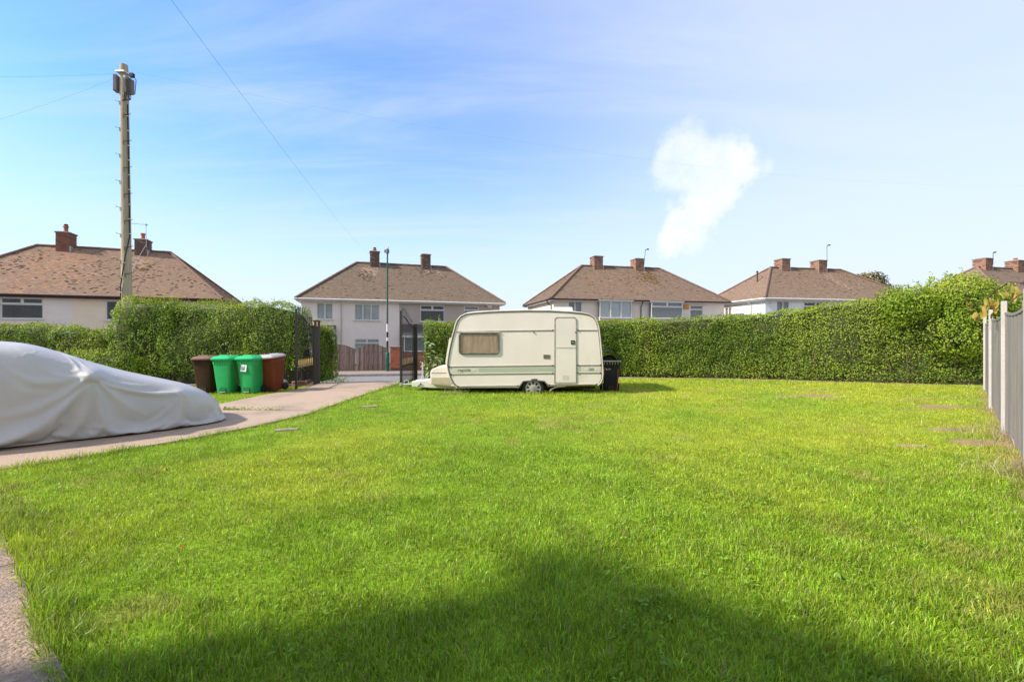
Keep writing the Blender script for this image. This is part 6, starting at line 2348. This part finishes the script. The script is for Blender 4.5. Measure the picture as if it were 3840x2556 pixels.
def blades(x, y, L, w, tone, g, lean=0.55, two=True):
    n = len(x)
    z = ground_z(x, y) - 0.006
    yaw = g.uniform(0, 2 * PI, n)
    side = np.stack([np.cos(yaw), np.sin(yaw), np.zeros(n)], 1) * (w * 0.5)[:, None]
    P2_ = np.stack([x, y], 1)
    wind = (fnoise(P2_, 2.2, 91, 2) - 0.5) * 9.0
    la = wind + g.normal(0, 1.9, n)
    ld = np.stack([np.cos(la), np.sin(la), np.zeros(n)], 1)
    am = np.clip(np.abs(g.normal(lean, 0.42, n)), 0.05, 1.35)[:, None]
    root = np.stack([x, y, z], 1)
    up = np.array([0, 0, 1.0])
    c1, s1 = np.cos(am * 0.6), np.sin(am * 0.6)
    c2, s2 = np.cos(am * 1.35), np.sin(am * 1.35)
    mid = root + (up * c1 + ld * s1) * (L * 0.55)[:, None]
    tip = mid + (up * c2 + ld * s2) * (L * 0.45)[:, None]
    if two:
        V = np.stack([root - side, root + side, mid - side * 0.8, mid + side * 0.8, tip], 1).reshape(-1, 3)
        b = np.arange(n)[:, None] * 5
        return V, b + np.array([[0, 1, 3, 2]]), b + np.array([[2, 3, 4]]), np.repeat(tone, 5, 0)
    V = np.stack([root - side, root + side, tip], 1).reshape(-1, 3)
    b = np.arange(n)[:, None] * 3
    return V, None, b + np.array([[0, 1, 2]]), np.repeat(tone, 3, 0)


EDGE_LINES = [EDGE, PATH_EDGE]
g = np.random.default_rng(77)
allV, allQ, allT, allC = [], [], [], []
off = 0


def add_band(y0, y1, dens, L0, w0, two, xm=1.6):
    global off
    xmax = 1.16 * abs(y1) + xm
    n = int((y1 - y0) * 2 * xmax * dens)
    y = g.uniform(y0, y1, n)
    x = g.uniform(-xmax, xmax, n)
    k = np.abs(x) < 1.16 * np.abs(y) + xm
    creep = ((poly_dist(x, y, EDGE) < 0.16 * fnoise(np.stack([x, y], 1), 2.6, 87, 3) ** 1.5) | (poly_dist(x, y, PATH_EDGE) < 0.10 * fnoise(np.stack([x, y], 1), 4.0, 88, 3) ** 1.5))
    k &= lawn_mask(x, y) | creep
    fence_side = (x - 4.05) * (FENCE[0][1] - 3.35) - (y - 3.35) * (FENCE[0][0] - 4.05)
    k &= fence_side < 0.9
    x, y = x[k], y[k]
    sm_ = soil_mask(x, y)
    k = g.random(len(x)) > sm_ * 0.90
    x, y = x[k], y[k]
    P = np.stack([x, y], 1)
    tuf = np.clip((fnoise(P, 3.2, 13, 3) - 0.5) * 1.7 + 0.5, 0, 1.2)
    de = np.minimum(poly_dist(x, y, EDGE), poly_dist(x, y, PATH_EDGE))
    edge = np.clip(1 - de / 0.22, 0, 1)
    cvx, cvy = np.clip(x, -1.8, 2.6), np.clip(y, 11.8, 12.0)
    cv_ = np.clip(1 - np.hypot(x - cvx, y - cvy) / 0.35, 0, 1)
    fe = np.clip(1 - poly_dist(x, y, FENCE) / 0.5, 0, 1)
    L = L0 * (0.62 + 0.75 * tuf) * g.uniform(0.65, 1.3, len(x)) * (1 + 1.2 * edge + 1.0 * cv_ + 0.8 * fe)
    w = w0 * g.uniform(0.7, 1.3, len(x))
    t = turf_tone(x, y)
    v = g.lognormal(0, 0.30, (len(x), 1)) * (0.72 + 0.56 * fnoise(P, 5.5, 29, 2))[:, None]
    hue = g.normal(0, 0.10, len(x))
    t = t * v
    t[:, 0] *= 1 + hue
    # scattered dead blades
    dead = g.random(len(x)) < 0.05 + 0.25 * np.clip(sm_[k] * 1.0, 0, 1) + 0.10 * fe
    t[dead] = np.array([0.42, 0.34, 0.15]) * g.uniform(0.7, 1.2, (dead.sum(), 1))
    V, Q, T, C = blades(x, y, L, w, t, g, two=two)
    allV.append(V)
    allC.append(C)
    if Q is not None:
        allQ.append(Q + off)
    allT.append(T + off)
    off += len(V)


add_band(-1.2, 0.4, 3500, 0.050, 0.0060, True, 3.4)
add_band(0.4, 1.5, 4500, 0.050, 0.0060, True, 2.2)
add_band(1.5, 2.6, 9500, 0.050, 0.0050, True)
add_band(2.6, 4.0, 7200, 0.046, 0.0050, True)
add_band(4.0, 6.2, 5000, 0.042, 0.0052, True)
add_band(6.2, 9.5, 3200, 0.040, 0.0066, False)
add_band(9.5, 14.0, 1500, 0.046, 0.0095, False, 1.2)
add_band(14.0, 17.5, 420, 0.06, 0.016, False, 1.0)
np_mesh("grass", np.concatenate(allV), [np.concatenate(allQ), np.concatenate(allT)], M_grass, tone=np.concatenate(allC), kind="stuff")

# broad leaved weeds among the turf, thickest on the right
n = 420
x = np.abs(g.normal(0, 1, n)) * 1.5
y = g.uniform(1.7, 6.5, n)
x = np.where(g.random(n) < 0.75, g.uniform(0.2, 1.15, n) * y, g.uniform(-0.9, 0.4, n) * y)
k = lawn_mask(x, y) & (fnoise(np.stack([x, y], 1), 0.9, 41, 2) > 0.47)
x, y = x[k], y[k]
P, N, S, T = [], [], [], []
for a, b in zip(x, y):
    m_ = int(g.integers(4, 9))
    an = g.uniform(0, 2 * PI, m_)
    r = g.uniform(0.012, 0.045, m_)
    P.append(np.stack([a + r * np.cos(an), b + r * np.sin(an), 0.018 + g.uniform(0, 0.028, m_)], 1))
    N.append(np.stack([np.cos(an) * 0.4, np.sin(an) * 0.4, np.ones(m_)], 1))
    S.append(np.full(m_, g.uniform(0.02, 0.038)))
    T.append(np.tile(np.array([0.20, 0.345, 0.02]) * g.uniform(0.75, 1.15), (m_, 1)))
leaf_mesh("weeds", np.concatenate(P), np.concatenate(N), np.concatenate(S), np.concatenate(T), M_tleaf, None, aspect=0.6, g=g)

# long bleached grass against the fence, and at the caravan's front leg
for label, cx_, cy_, w_, n, ln in (("clump of long bleached grass at the foot of the fence post", 5.45, 4.85, 0.22, 260, 0.34), ("tuft of dry brown grass under the front corner of the caravan", -1.45, 11.85, 0.20, 160, 0.2), ("wispy dry grass along the fence bottom", 7.3, 6.85, 0.35, 260, 0.28)):
    x = g.normal(cx_, w_, n)
    y = g.normal(cy_, w_, n)
    t = np.array([0.46, 0.38, 0.20])[None] * g.uniform(0.6, 1.25, (n, 1))
    V, Q, T, C = blades(x, y, g.uniform(0.5, 1.2, n) * ln, np.full(n, 0.006), t, g, lean=0.8)
    V = V - np.array([cx_, cy_, 0])
    o = np_mesh("dry_grass", V, [Q, T], M_grass, tone=C)
    o.location = (cx_, cy_, 0)
    tag(o, label, "grass tuft")

# fallen leaves
for x, y, m_, lab, s in ((-2.26, 3.12, mat("red_leaf", (0.48, 0.08, 0.02), (0.36, 0.05, 0.02), 9, rough=0.5), "small bright red leaf fallen on the grass", 0.20), (-1.50, 5.55, M_yl, "pale tan leaf lying alone on the middle of the lawn", 0.28)):
    l = link_mesh("fallen_leaf", yme[0].copy())
    l.data.materials.clear()
    l.data.materials.append(m_)
    l.location = (x, y, 0.055)
    l.rotation_euler = (0.25, 0.1, 0.7)
    l.scale = (s * 1.3, s, s)
    tag(l, lab, "leaf")
